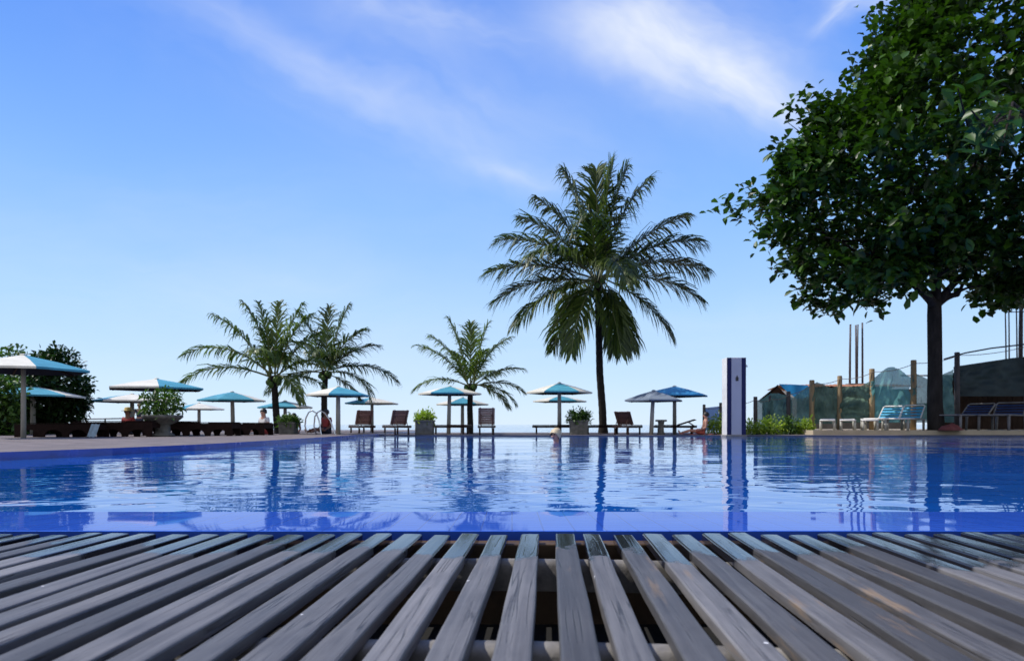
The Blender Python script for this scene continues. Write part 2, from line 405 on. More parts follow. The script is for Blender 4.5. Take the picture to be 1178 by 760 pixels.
# ------------------------------------------------------------------ umbrellas
UG = 'painted parasols around the pool terrace'
def umbrella(px, ay, ry, rpx, d, rot, label, A='canopy_blue', B='canopy_white', gz=.06, polepx=None, order=None):
    ax, rz_, rad = wz(ay, d), wz(ry, d), rpx * d / F
    root = empty('parasol', (wx(px, d), d, gz), R(rot)); tag(root, label, 'parasol', UG)
    H = ax - gz; rim = rz_ - gz; off = 0.0 if polepx is None else wx(polepx, d) - wx(px, d)
    mb = MB(); n = 6; th = .055
    apex = Vector((0, 0, H))
    ring = [Vector((rad * math.cos(R(60*k)), rad * math.sin(R(60*k)), rim)) for k in range(n)]
    for k in range(n):                     # six boards, two colours in turn
        a, b = ring[k], ring[(k+1) % n]
        mid = (a + b) / 2
        am, bm = a.lerp(apex, .5) + Vector((0,0,.02)), b.lerp(apex, .5) + Vector((0,0,.02))
        dn = Vector((0, 0, th))
        mi = (order[k] if order else k % 2)
        mb.add([a, b, bm, am], [(0,1,2,3)], mi); mb.add([am, bm, apex], [(0,1,2)], mi)
        mb.add([a - dn, b - dn, b, a], [(0,1,2,3)], mi)
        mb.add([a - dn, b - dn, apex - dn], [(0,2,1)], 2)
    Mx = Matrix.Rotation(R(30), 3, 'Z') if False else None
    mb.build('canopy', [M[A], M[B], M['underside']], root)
    pr = .055 if d < 20 else .075
    mb = MB(); mb.tube([(off, 0, 0), (off*.5, 0, H*.6), (0, 0, H - .08)], [pr*1.1, pr, pr*.9], 12); mb.build('pole', M['pole'], root, True)
    mb = MB(); mb.lathe([(.0, .02), (.07, .0), (.08, -.03), (.05, -.06)], (0, 0, H + .015), 10); mb.build('cap', M[B], root, True)
    for k in range(n):
        mb = MB(); p = ring[k] * .94; p.z = rim - th
        mb.tube([(0, 0, H - th - .03), p], .02, 5); mb.build('rib', M['wood_dark'], root)
    return root
umbrella(27, 408, 425, 68, 17.0, 0+15, 'large parasol at the far left edge of the picture, white and blue, nearest of all', order=[0,0,0,1,1,0], gz=.085)
umbrella(38, 444, 455, 52, 23.0, 40, 'low pale blue and white parasol under the largest one in front of the dark bush', order=[1,0,0,0,0,1], gz=.085)
umbrella(180, 435.5, 446.5, 54, 22, 0, 'wide parasol above the shrub planter with cream front panel between blue sides', order=[0,1,0,0,1,0], gz=.085)
umbrella(152, 453, 461, 44, 26, 20, 'parasol half hidden behind the shrub planter, pale blue left and cream right', order=[1,0,0,0,1,1], gz=.085)
umbrella(229, 463.5, 470, 27, 33, 25, 'small distant pale parasol with cream right side, between the shrub planter and the left palm', order=[1,0,0,0,1,1], gz=.085)
umbrella(267, 450.5, 460, 37, 26.5, 30, 'blue parasol with white right panel just left of the leftmost palm', order=[1,0,0,0,0,1], gz=.085, polepx=268)
umbrella(328, 461, 468, 30.5, 29, 12, 'blue parasol standing right behind the trunk of the leftmost palm', order=[0,1,0,0,0,1], gz=.085)
umbrella(389, 444.5, 454, 36.5, 23.2, 28, 'white and teal parasol on a pale pole beside the chrome pool ladder', order=[0,0,0,1,0,0], gz=.085)
umbrella(428, 457, 463.5, 31.5, 31, 28, 'pale blue and cream parasol behind the two raised wooden loungers', order=[1,1,0,0,1,1], gz=.03)
umbrella(517.5, 444, 452.5, 36.5, 27.2, 0, 'turquoise parasol with cream sides left of the small middle palm', order=[1,0,1,1,0,1], gz=.03, polepx=516)
umbrella(532, 457, 464.5, 30, 30, 5, 'lower bright turquoise parasol behind the trunk of the small middle palm', order=[1,1,1,1,0,1], gz=.03)
umbrella(643.5, 440, 451, 38, 27.5, 0, 'cyan parasol with cream ends, upper of the pair left of the tall palm', order=[1,0,1,1,0,1], gz=.03)
umbrella(644, 455, 461, 31, 31.5, 3, 'cyan parasol with cream ends, lower and farther of the pair left of the tall palm', order=[1,0,1,1,0,1], gz=.03)
umbrella(752, 449, 460, 35, 26.3, 10, 'faded grey blue parasol right of the tall palm, overlapping a bright blue one', A='canopy_grey', B='canopy_grey', gz=.03, polepx=749)
umbrella(776, 444, 454.5, 40, 27.5, 8, 'bright blue parasol with cream right tip beside the stone pedestal table', A='canopy_deep', order=[1,0,0,0,0,0], gz=.03)

# ------------------------------------------------------------------ loungers
def lounger(px, d, rz, label, ang=0, kind='wood', gz=.03, L=1.95, W=.66, sh=.37, group='wooden loungers on the terrace', mats=None):
    root = empty('sun_lounger', (wx(px, d), d, gz), R(rz)); tag(root, label, 'sun lounger', group)
    fm, sm, bm_ = [M[k] for k in (mats or ('wood_dark', 'wood_red', 'wood_pink'))]
    hl, hw = L/2, W/2; hinge = -hl + .72
    if kind == 'arched':
        mb = MB()
        for s in (-1, 1):                  # deep side boards with arched cut-outs
            top = sh - .02; poly = [(-hl, top), (-hl, 0), (-hl + .16, 0)]
            n_ar = 3; span = (L - .16) / n_ar
            for a in range(n_ar):
                c = -hl + .16 + span * a + (span - .16) / 2; r = (span - .16) / 2
                for q in range(0, 9):
                    t = math.pi - math.pi * q / 8
                    poly.append((c + r * math.cos(t), .03 + .17 * math.sin(t)))
                poly += [(c + r, 0), (c + r + .16, 0)]
            poly[-1] = (hl, 0); poly.append((hl, top))
            Mt = Matrix(((0,0,1,s*(hw-.03)),(1,0,0,0),(0,1,0,0),(0,0,0,1)))
            mb.prism(poly, .045, Mt)
        mb.build('side_boards', fm, root)
        mb = MB(); mb.box((0, hl-.03, sh-.10), (W-.11, .04, .14)); mb.box((0, -hl+.03, sh-.10), (W-.11, .04, .14)); mb.build('end_boards', fm, root)
    else:
        mb = MB()
        for s in (-1, 1): mb.box((s*(hw-.022), 0, sh-.065), (.042, L, .09))
        for y in (-hl+.022, hl-.022, hinge): mb.box((0, y, sh-.066), (W-.09, .04, .07))
        mb.build('frame', fm, root, bevel=.006)
        for s in (-1, 1):
            for y in (-hl+.17, hl-.17):
                mb = MB(); mb.box((s*(hw-.075), y, (sh-.112)/2), (.06, .065, sh-.112)); mb.build('leg', fm, root, bevel=.006)
    mb = MB(); y = hinge + .03
    while y < hl - .03:
        mb.box((0, y + .03, sh + .0), (W - .03, .062, .022)); y += .075
    mb.build('seat', sm, root)
    mb = MB(); a = R(ang); Mr = Matrix.Rotation(-a, 3, 'X')
    o0 = Vector((0, hinge, sh + .004))
    q = .03
    while q < .70:
        mb.box(o0 + Mr @ Vector((0, -q - .03, .0)), (W - .03, .062, .022), mat=Mr); q += .075
    for s in (-1, 1): mb.box(o0 + Mr @ Vector((s*(hw-.09), -.37, -.026)), (.05, .72, .026), mat=Mr)
    mb.build('backrest', bm_, root)
    if ang > 15:
        mb = MB(); p = o0 + Mr @ Vector((0, -.45, -.05))
        for s in (-1, 1): mb.tube([(s*.2, p.y, p.z), (s*.2, -hl+.05, sh-.06)], .016, 5)
        mb.build('back_prop', fm, root)
    return root
M['wood_black'] = mat_basic('blackish_brown_wood', (.020, .010, .008), .8, .4, 7, stretch=(6,1,1), island=.2, spec=.12)
DK = ('wood_black', 'wood_black', 'wood_black')
AG = 'dark arched wooden daybeds on the left terrace'
def daybed(px, d, rz, lab, L=2.0, sh=.42, **k): return lounger(px, d, rz, lab, 0, 'arched', .085, L, .72, sh, AG, DK, **k)
daybed(72, 18.2, 88, 'leftmost dark wooden daybed with arched sides, below the dark bush', 2.1, .36)
daybed(137, 18.8, 93, 'dark wooden daybed below the person in the yellow hat, left of the shrub planter', 2.1, .42)
daybed(232, 20.2, 91, 'dark wooden daybed right of the shrub planter with gaps under its sides', 2.05, .39)
daybed(281, 21.6, 86, 'dark wooden daybed beside the seated person in red and white', 1.6, .38)
daybed(186, 20.6, 90, 'dark wooden daybed directly behind the shrub planter', 2.0, .42)
lounger(416, 26.6, 24, 'reddish wooden lounger with raised back, left of the pair behind the ladder', 52)
lounger(456, 26.4, 24, 'reddish wooden lounger with raised back, right of the pair, close to the lime plant box', 52)
lounger(517, 27.4, 75, 'flat dark wooden lounger left of the small middle palm trunk', 0, mats=('wood_dark','wood_red','wood_red'), L=1.7)
lounger(559.5, 26.3, 3, 'upright backed wooden lounger seen from behind, right of the small middle palm', 66)
lounger(638, 27.5, 88, 'flat dark wooden lounger behind the blond swimmer', 0, mats=DK, L=1.8)
lounger(693, 27.6, 85, 'low dark wooden lounger at the foot of the tall palm', 0, mats=DK, L=1.5)
lounger(722, 26.4, -26, 'wooden lounger with tilted back standing just right of the tall palm', 46, mats=('wood_dark','wood_red','wood_red'))
lounger(777, 27.0, 70, 'dark wooden lounger beside the stone pedestal table', 18, mats=DK, L=1.6)

def strap_lounger(px, d, rz, label, ang, strap, frame, gz=.20, group='strap loungers by the fence', big=1.0, W=.64):
    root = empty('sun_lounger', (wx(px, d), d, gz), R(rz)); tag(root, label, 'sun lounger', group)
    L, W, sh = 1.9*big, W*big, .38*big; hl, hw = L/2, W/2; hinge = -hl + .75; a = R(ang); Mr = Matrix.Rotation(-a, 3, 'X')
    o0 = Vector((0, hinge, sh))
    mb = MB()
    mb.tube([(-hw, hinge, sh), (-hw, hl-.06, sh), (-hw+.06, hl, sh), (hw-.06, hl, sh), (hw, hl-.06, sh), (hw, hinge, sh), (-hw, hinge, sh)], .028, 8)
    mb.tube([(-hw, hinge, sh-.01), (-hw, -hl+.2, sh-.03)], .022, 6); mb.tube([(hw, hinge, sh-.01), (hw, -hl+.2, sh-.03)], .022, 6)
    mb.build('seat_frame', M[frame], root, True)
    mb = MB(); mb.tube([o0 + Mr @ Vector(p) for p in ((-hw,0,0), (-hw,-.70,0), (-hw+.05,-.76,0), (hw-.05,-.76,0), (hw,-.70,0), (hw,0,0))], .026, 8)
    mb.build('back_frame', M[frame], root, True)
    mb = MB(); y = hinge + .05
    while y < hl - .05: mb.box((0, y + .035, sh + .012), (W + .02, .075, .012)); y += .105
    mb.build('seat_straps', M[strap] if ang > 20 else M['white_paint'], root)
    mb = MB(); q = .05
    while q < .70: mb.box(o0 + Mr @ Vector((0, -q - .035, .012)), (W + .02, .08, .012), mat=Mr); q += .165
    mb.build('back_straps', M[strap], root)
    for s in (-1, 1):
        for y in (hl - .2, -hl + .35):
            mb = MB(); mb.tube([(s*(hw-.02), y, sh-.02), (s*(hw-.01), y + .03, 0)], [.05, .045], 8); mb.build('leg', M['pole'] if frame == 'white_paint' else M[frame], root, True)
    return root
strap_lounger(952, 26.8, 155, 'flat white lounger seen from its end, leftmost in the row by the net fence', 4, 'white_paint', 'white_paint', W=.50)
strap_lounger(975, 26.7, 155, 'flat white lounger seen from its end, second in the row by the net fence', 4, 'white_paint', 'white_paint', W=.50)
strap_lounger(1000, 26.5, 155, 'flat white lounger seen from its end, just left of the blue strap loungers', 4, 'white_paint', 'white_paint', W=.50)
strap_lounger(1018, 26.6, 131, 'white framed lounger with raised bright blue strap back, left of two by the tree', 42, 'strap_blue', 'white_paint', big=1.15)
strap_lounger(1043, 26.4, 131, 'white framed lounger with raised bright blue strap back, next to the tree trunk', 46, 'strap_blue', 'white_paint', big=1.15)
strap_lounger(1110, 26.2, 120, 'navy strap lounger in the tree shade just right of the trunk', 38, 'strap_navy', 'concrete', big=1.5)
strap_lounger(1154, 26.0, 131, 'navy strap lounger with raised back in the shade at the right edge', 42, 'strap_navy', 'concrete', big=1.5)

# ------------------------------------------------------------------ foliage
def leaf_cloud(name, centers, dirs, size, n_each, mat, parent=None, spread=.5, flat=.35, seed=1, width=.45, jitter=.35):
    """rosettes of folded leaves around each centre, one mesh"""
    g = np.random.default_rng(seed)
    C = np.repeat(np.asarray(centers, float), n_each, 0); D = np.repeat(np.asarray(dirs, float), n_each, 0)
    n = len(C)
    rnd = g.normal(size=(n, 3)); rnd[:, 2] *= flat * 2
    d = D * .55 + rnd / np.linalg.norm(rnd, axis=1, keepdims=True)
    d /= np.linalg.norm(d, axis=1, keepdims=True)
    up = np.tile([0, 0, 1.0], (n, 1)) + g.normal(size=(n, 3)) * jitter
    s = np.cross(d, up); s /= np.linalg.norm(s, axis=1, keepdims=True) + 1e-9
    nn = np.cross(s, d)
    L = size * g.uniform(.65, 1.25, (n, 1)); Wd = L * width * g.uniform(.8, 1.15, (n, 1))
    b = C + d * L * .12 + g.normal(size=(n, 3)) * size * spread * .5
    droop = -np.array([[0, 0, 1.0]]) * L * g.uniform(0, .35, (n, 1))
    mid1 = b + d * L * .38; mid2 = b + d * L * .74 + droop * .5; tip = b + d * L + droop
    fold = nn * Wd * .18
    v = np.stack([b, mid1 + s*Wd*.36 + fold, mid2 + s*Wd*.5 + fold, tip, mid2 - s*Wd*.5 + fold, mid1 - s*Wd*.36 + fold, (mid1), (mid2)], 1).reshape(-1, 3)
    i = np.arange(n)[:, None] * 8
    quads = np.concatenate([i + np.array([[0, 1, 2, 7]]), i + np.array([[7, 2, 3, 3]]), i + np.array([[0, 7, 4, 5]]), i + np.array([[7, 3, 4, 4]])], 0)
    me = bpy.data.meshes.new(name)
    q4 = np.concatenate([i + np.array([[0, 1, 2, 7]]), i + np.array([[0, 7, 4, 5]])], 0)
    q3 = np.concatenate([i + np.array([[7, 2, 3]]), i + np.array([[7, 3, 4]])], 0)
    nl = q4.size + q3.size
    me.vertices.add(len(v)); me.vertices.foreach_set('co', v.ravel())
    me.loops.add(nl); me.loops.foreach_set('vertex_index', np.concatenate([q4.ravel(), q3.ravel()]).astype(np.int32))
    me.polygons.add(len(q4) + len(q3))
    st = np.concatenate([np.arange(len(q4)) * 4, len(q4) * 4 + np.arange(len(q3)) * 3]).astype(np.int32)
    me.polygons.foreach_set('loop_start', st)
    me.update(calc_edges=True); me.validate()
    me.materials.append(mat)
    o = bpy.data.objects.new(name, me); COL.objects.link(o)
    if parent: o.parent = parent
    return o

def in_poly(x, y, poly):
    c = False; j = len(poly) - 1
    for i in range(len(poly)):
        if (poly[i][1] > y) != (poly[j][1] > y) and x < (poly[j][0]-poly[i][0]) * (y-poly[i][1]) / (poly[j][1]-poly[i][1]) + poly[i][0]: c = not c
        j = i
    return c
def edge_dist(x, y, poly):
    best = 1e9
    for i in range(len(poly)):
        ax, ay = poly[i-1]; bx, by = poly[i]; dx, dy = bx-ax, by-ay
        t = max(0, min(1, ((x-ax)*dx + (y-ay)*dy) / (dx*dx + dy*dy + 1e-9)))
        best = min(best, math.hypot(ax + t*dx - x, ay + t*dy - y))
    return best

def bez(a, b, sag, n=6):
    a, b = Vector(a), Vector(b); out = []
    for i in range(n + 1):
        t = i / n; p = a.lerp(b, t); p.z += sag * 4 * t * (1 - t); out.append(p)
    return out

# the broad tree on the right
TD = 25.9; tx = wx(1076, TD)
root = empty('almond_tree', (tx, TD, .03)); tag(root, 'big broad leaved tree with dark trunk and wide dense crown at the right', 'tree')
S = TD / F
outline = [(830,238),(856,228),(880,205),(880,186),(900,166),(918,152),(914,134),(944,116),(962,96),(968,76),(990,66),(1006,44),(1018,16),(1034,2),(1040,-40),(1100,-110),(1200,-150),(1330,-140),(1420,-60),(1450,80),(1430,220),(1360,330),(1260,352),(1200,342),(1160,338),(1125,330),(1108,312),(1075,306),(1048,314),(1015,332),(985,348),(955,358),(935,340),(925,318),(893,312),(892,300),(915,285),(880,262),(855,246)]
loc = lambda px, py, dy=0.0: Vector(((px - 1076) * S, dy, wz(py, TD) - .03))
rt = random.Random(21); cents = []; dirs = []
tries = 0
def crown_dir(p):
    o_ = p - loc(1110, 260, 0); o_.z *= .5
    return o_.normalized() * .7 + Vector((0, 0, .55))
while len(cents) < 2300 and tries < 90000:                # filled heart of the crown
    tries += 1
    px, py = rt.uniform(826, 1450), rt.uniform(-150, 360)
    if not in_poly(px, py, outline): continue
    e = edge_dist(px, py, outline)
    if e < 44 + 16 * math.sin(px * .06) * math.sin(py * .08 + 1): continue
    if (py < 20 or px > 1230) and rt.random() < .5: continue
    half = 6.2 * math.sqrt(min(1, e / 130)) + .3
    t = rt.uniform(-1, 1); t = math.copysign(abs(t) ** .55, t)
    if t > .2 and rt.random() < .45: continue     # fewer on the far side
    gx = math.sin(px * .055 + 1.3) * math.sin(py * .07 + px * .02 + .4) + .35 * math.sin(px * .13 + py * .11)
    if gx < -.5 and rt.random() < .8: continue
    p = loc(px, py, half * t); cents.append(p); dirs.append(crown_dir(p))
tries = 0; nb = 0
while nb < 230 and tries < 40000:                          # separate sprays that break up the edge
    tries += 1
    px, py = rt.uniform(822, 1440), rt.uniform(-150, 366)
    e = edge_dist(px, py, outline)
    if not in_poly(px, py, outline): e = -e
    if e < 7 or e > 48: continue
    if (py < -20 or px > 1230) and rt.random() < .6: continue
    nb += 1; half = 6.0 * math.sqrt(min(1, max(e, 3) / 130)) + .5
    c0 = loc(px, py, half * rt.uniform(-1, .7)); dv = crown_dir(c0).normalized()
    q = rt.randint(7, 13)
    for k in range(q):
        u = k / q - .7
        p = c0 + dv * u * rt.uniform(1.0, 1.7) + Vector((rt.gauss(0, .20), rt.gauss(0, .3), rt.gauss(0, .14)))
        cents.append(p); dirs.append(crown_dir(p))
for tx_, ty_ in ((830,238),(838,236),(848,240),(858,244),(866,238),(897,306),(903,312),(908,308),(913,302),(1003,18),(908,128),(912,124)):
    cents.append(loc(tx_, ty_, rt.uniform(-.5,.5))); dirs.append(Vector((-.6, 0, .5)))
leaf_cloud('crown', cents, dirs, .37, 10, M['leaf_almond'], root, spread=1.0, seed=3, width=.62)
mb = MB()
fork = loc(1075, 352)
mb.tube([(.05, 0, -.1), (.03, 0, .25), (-.02, 0, 1.2), (0, .02, 2.6), fork - Vector((0, 0, .4)), fork + Vector((.0, 0, .2))], [.42, .30, .26, .245, .245, .23], 14)
limbs = [(1036,338,-1,.15),(1008,322,-1.6,.13),(960,300,-1.5,.1),(1112,336,.5,.15),(1150,300,1,.12),(1085,300,.2,.17),(1072,240,.4,.14),(1110,200,-1,.12),(1040,180,-1,.1),(1000,150,-.6,.08),(1180,220,-2,.1),(1250,210,.5,.1),(1100,90,0,.08),(1180,100,1,.08),(1050,290,3,.12),(1300,160,.5,.09)]
def limb(a, px, py, dy, r, kids=3):
    b = loc(px, py, dy); pts = bez(a, b, .25 * (b - a).length * .3, 5)
    mb.tube(pts, [r * (1 - .55 * i / 5) for i in range(6)], 8)
    for q in range(kids):
        s0 = pts[3 + q % 3]; e_ = s0 + Vector((rt.uniform(-1.6, 1.6), rt.uniform(-1.2, 1.2), rt.uniform(.1, 1.5)))
        mb.tube(bez(s0, e_, .1, 4), [r * .4 * (1 - .7 * i / 4) for i in range(5)], 5)
for px, py, dy, r in limbs[:6]: limb(fork, px, py, dy, r * 1.25)
for px, py, dy, r in limbs[6:]:
    s0 = loc(1085, 300, .2)
    limb(s0, px, py, dy, r)
s0 = loc(1085, 300, .2)
for px, py in ((856,240),(900,300),(905,140),(1000,30),(930,190),(945,335)):
    e_ = loc(px, py, 0); s1 = loc((px + 1070) / 2, (py + 300) / 2 + 10, -.3)
    mb.tube(bez(s0, s1, .3, 4) + bez(s1, e_, .2, 4)[1:], [.10 * (1 - .9 * i / 8) for i in range(9)], 6)
# a bough reaching toward the pool at the upper right
near = []; nd = []
tip0 = loc(1210, 170, -2)
for q in range(4):
    pts = [tip0, at(1200 - q*8, 150 - q*10, 21) - Vector((tx, TD, .03)), at(1165 - q*16, 118 + q*14, 15.5) - Vector((tx, TD, .03)), at(1120 - q*16 + 30, 150 - 26*q + 30, 13.0) - Vector((tx, TD, .03))]
    mb.tube(pts, [.09, .06, .03, .012], 6)
    for k in range(9):
        t = k / 8 * 2.0 + .9; i0 = min(2, int(t)); f_ = t - i0
        near.append(pts[i0].lerp(pts[i0+1], min(1, f_)) + Vector((rt.uniform(-.3,.3), rt.uniform(-.4,.4), rt.uniform(-.25,.25)))); nd.append(Vector((-.5, -.4, .35)))
mb.build('trunk', M['bark'], root, True)
leaf_cloud('near_bough_leaves', near, nd, .36, 5, M['leaf_almond'], root, spread=.8, seed=9, width=.46)

# dark bushy tree at the far left
def broad_tree(name, px, d, outl, n, size, mat, label, cat, gz=.085, trunk=True, half=1.6, seed=4, each=10, lf=None):
    root = empty(name, (wx(px, d), d, gz)); tag(root, label, cat)
    rt = random.Random(seed); S = d / F; cs = []; ds = []; t = 0
    xs = [p[0] for p in outl]; ys = [p[1] for p in outl]; cx, cy = sum(xs)/len(xs), sum(ys)/len(ys)
    while len(cs) < n and t < 40000:
        t += 1; x, y = rt.uniform(min(xs), max(xs)), rt.uniform(min(ys), max(ys))
        if not in_poly(x, y, outl): continue
        e = edge_dist(x, y, outl); h_ = half * math.sqrt(min(1, e / 25)) + .05
        p = Vector(((x - px) * S, rt.uniform(-1, .6) * h_, wz(y, d) - gz)); cs.append(p)
        v = Vector((x - cx, 0, cy - y)).normalized() * .6 + Vector((0, 0, .4)); ds.append(v)
    leaf_cloud('crown' if trunk else 'foliage', cs, ds, size, each, mat, root, spread=.9, seed=seed, width=.5)
    mb = MB(); top = wz(cy, d) - gz
    mb.tube([(0,0,-.05), (.05,0,top*.4), (0,0,top*.8)], [.14, .1, .05], 8)
    for q in range(6):
        e = Vector(cs[rt.randrange(len(cs))]); mb.tube(bez((.02,0,top*(.2 + .08*q)), e, .1, 4), [.06,.05,.04,.025,.012], 5)
    mb.build('trunk' if trunk else 'stems', M['bark'], root, True)
    return root
broad_tree('broadleaf_tree', 70, 24.5, [(28,500),(26,455),(32,436),(44,420),(50,410),(62,407),(66,402),(76,404),(84,410),(84,420),(90,424),(93,434),(102,440),(99,452),(103,462),(95,475),(86,482),(80,500)], 800, .20, M['leaf_shrub'], 'dense dark green tree behind the largest parasol at far left', 'tree', half=1.7)
broad_tree('broadleaf_tree', 14, 27, [(8,406),(13,401),(20,401),(25,405),(26,420),(20,440),(26,470),(22,500),(-60,500),(-70,430),(-40,410),(-10,412)], 420, .22, M['leaf_mid'], 'small topped tree at the left picture edge, behind the parasols', 'tree', half=1.2, seed=6)
broad_tree('leafy_shrub', 4, 21, [(-30,505),(-34,470),(-20,445),(0,432),(14,434),(22,448),(20,470),(24,505)], 190, .20, M['leaf_mid'], 'yellowish green shrub under the parasols at the far left edge', 'shrub', trunk=False, half=.8, seed=8)

# palms
def frond_geo(mbL, mbR, o, az, e0, L, droop, rs, side_drop=.5, leaf=.30, pairs=34, bend=0.0):
    n = 14; pts = [Vector(o)]; e = e0; a = az
    for i in range(n):
        t = i / n
        e = e0 - droop * (t ** 1.5); a = az + bend * t
        dv = Vector((math.cos(e) * math.cos(a), math.cos(e) * math.sin(a), math.sin(e)))
        pts.append(pts[-1] + dv * L / n)
    mbR.tube(pts, [.035 * (1 - .88 * i / n) * (L / 3.2) ** .5 + .004 for i in range(n + 1)], 5)
    for k in range(pairs):
        t = .14 + .86 * (k + rs.uniform(-.3, .3)) / pairs; t = min(.995, max(.12, t))
        i = min(n - 1, int(t * n)); f = t * n - i
        p = pts[i].lerp(pts[i+1], f); tn = (pts[i+1] - pts[i]).normalized()
        sd = tn.cross(Vector((0, 0, 1)))
        if sd.length < .05: sd = Vector((math.sin(a), -math.cos(a), 0))
        sd.normalize(); upv = sd.cross(tn)
        ll = L * leaf * (math.sin(math.pi * min(1, .16 + t * .84)) ** .55 + .12) * rs.uniform(.72, 1.15)
        for s in (-1, 1):
            if rs.random() < .10: continue
            d0 = (sd * s * (.80 - .35*t) + tn * (.62 + .5*t) * rs.uniform(.75, 1.25) + upv * rs.uniform(-.05, .32)).normalized()
            d1 = (d0 + Vector((0, 0, -1)) * side_drop * rs.uniform(.5, 1.7)).normalized()
            d2 = (d1 + Vector((0, 0, -1)) * side_drop * rs.uniform(.9, 1.9)).normalized()
            w = .034 * (L / 3.0) ** .5 * rs.uniform(.8, 1.2)
            wv = (tn - d0 * tn.dot(d0)).normalized() * w
            q0 = p; q1 = p + d0 * ll * .38; q2 = q1 + d1 * ll * .34; q3 = q2 + d2 * ll * .3
            mbL.add([q0 - wv*.5, q0 + wv*.5, q1 + wv, q1 - wv, q2 + wv*.75, q2 - wv*.75, q3], [(0,1,2,3), (3,2,4,5), (5,4,6)])
def palm(px, d, base_y, crown, trunk_px, fr, label, gz, leafmat, r0, r1, seed, pairs=34, leaf=.27, sd=.5, dry=2):
    root = empty('coconut_palm', (wx(px, d), d, gz)); tag(root, label, 'palm tree', 'coconut palms behind the pool')
    rs = random.Random(seed); S = d / F
    P = lambda x, y: Vector(((x - px) * S, 0, wz(y, d) - gz))
    pts = [Vector((0, 0, -.1))] + [P(x, y) for x, y in trunk_px]; n = len(pts)
    # resample with ring swellings
    fine = []; rad = []
    for i in range(n - 1):
        for q in range(8):
            t = q / 8; fine.append(pts[i].lerp(pts[i+1], t)); u = (i + t) / (n - 1)
            rad.append((r0 + (r1 - r0) * min(1, u * 1.2)) * (1 + .05 * (q % 2)) * (1.25 if u < .06 else 1))
    fine.append(pts[-1]); rad.append(r1 * 1.3)
    mb = MB(); mb.tube(fine, rad, 12); mb.build('trunk', M['palm_bark'], root, True)
    c = P(*crown)
    for i, (az, e0, L, dr) in enumerate(fr):
        mL = MB(); mR = MB()
        o = c + Vector((math.cos(R(az)) * .12, math.sin(R(az)) * .12, rs.uniform(-.15, .1)))
        frond_geo(mL, mR, o, R(az), R(e0), L * S, R(dr), rs, sd * rs.uniform(.8, 1.2), leaf, pairs, R(rs.uniform(-12, 12)))
        base = len(mL.v); nf = len(mL.f)
        mL.add(mR.v, mR.f, 1)
        lm = M['palm_dry'] if (e0 < -35 and i % dry == 0) else M[leafmat]
        mL.build('frond', [lm, M['rachis']], root)
    # fibre and young nuts at the heart of the crown
    mb = MB()
    for q in range(7):
        a = q * .9; p = c + Vector((math.cos(a) * r1 * 1.7, math.sin(a) * r1 * 1.7, -.15 - .1 * (q % 3)))
        mb.lathe([(.01, .13), (.09, .07), (.11, 0), (.08, -.08), (.01, -.12)], p, 8)
    mb.build('coconuts', M['leaf_mid'], root, True)
    return root
# azimuth: 0 = picture right, 180 = left, 270 = toward the camera, 90 = away; lengths in picture px
big = [(90,86,138,8),(0,88,132,12),(182,80,128,20),(8,76,132,34),(345,82,126,16),(178,68,122,36),(2,50,128,34),(0,25,126,56),(352,2,118,48),(340,-28,110,40),(180,40,124,56),(186,17,130,46),(194,3,124,44),(204,-14,120,44),
       (232,-44,108,36),(292,-52,100,30),(255,50,105,60),(282,12,112,78),(80,42,120,55),(105,8,115,60),(60,-40,96,40),(320,-55,98,24),(140,-34,100,40),(178,56,118,40),(352,36,122,50),(225,28,112,66)]
palm(694, 29.5, 497, (688, 320), [(693,470),(690,430),(689,390),(688,350),(688,318)], big, 'tall coconut palm in the middle with full drooping crown', .03, 'leaf_palm', .17, .13, 31, pairs=74, leaf=.38, sd=.6, dry=99)
p1 = [(90,86,90,12),(180,82,96,34),(0,80,86,30),(178,62,104,40),(10,64,84,56),(182,40,108,78),(188,20,104,72),(355,34,76,80),(8,8,66,70),(270,45,70,80),(100,40,80,60),(320,-10,64,60),(345,72,84,44),(165,86,88,20)]
palm(320, 25.0, 500, (315, 432), [(318.5,485),(317,465),(316,448),(315,432)], p1, 'coconut palm at the left with long fronds arching far to its left', .085, 'leaf_palm_young', .13, .11, 41, pairs=44, leaf=.31, sd=.75)
p2 = [(90,86,80,12),(5,80,82,20),(172,78,76,35),(350,62,70,56),(0,44,68,50),(4,14,86,66),(348,2,68,92),(180,30,60,70),(180,4,70,66),(200,-12,60,60),(270,40,60,80),(100,35,64,70),(320,50,60,65),(150,60,62,60),(30,-20,50,50)]
palm(373, 29.5, 500, (374, 426), [(373,480),(373,455),(374,438),(374,426)], p2, 'dark coconut palm just behind the white and teal parasol', .085, 'leaf_palm', .14, .12, 43, pairs=46, leaf=.36, sd=.6)
p3 = [(90,86,74,10),(182,80,78,20),(0,82,76,16),(175,66,72,40),(10,66,72,44),(180,52,74,44),(0,36,64,50),(188,22,66,78),(5,16,62,62),(350,-2,58,66),(300,60,54,50),(240,62,56,50),(60,40,56,60),(20,-14,54,50)]
palm(541, 28.6, 500, (541, 441), [(541,485),(540.5,470),(541,455),(541,441)], p3, 'small bright coconut palm in the middle with upright fresh fronds', .03, 'leaf_palm_young', .13, .11, 47, pairs=42, leaf=.34, sd=.5, dry=5)

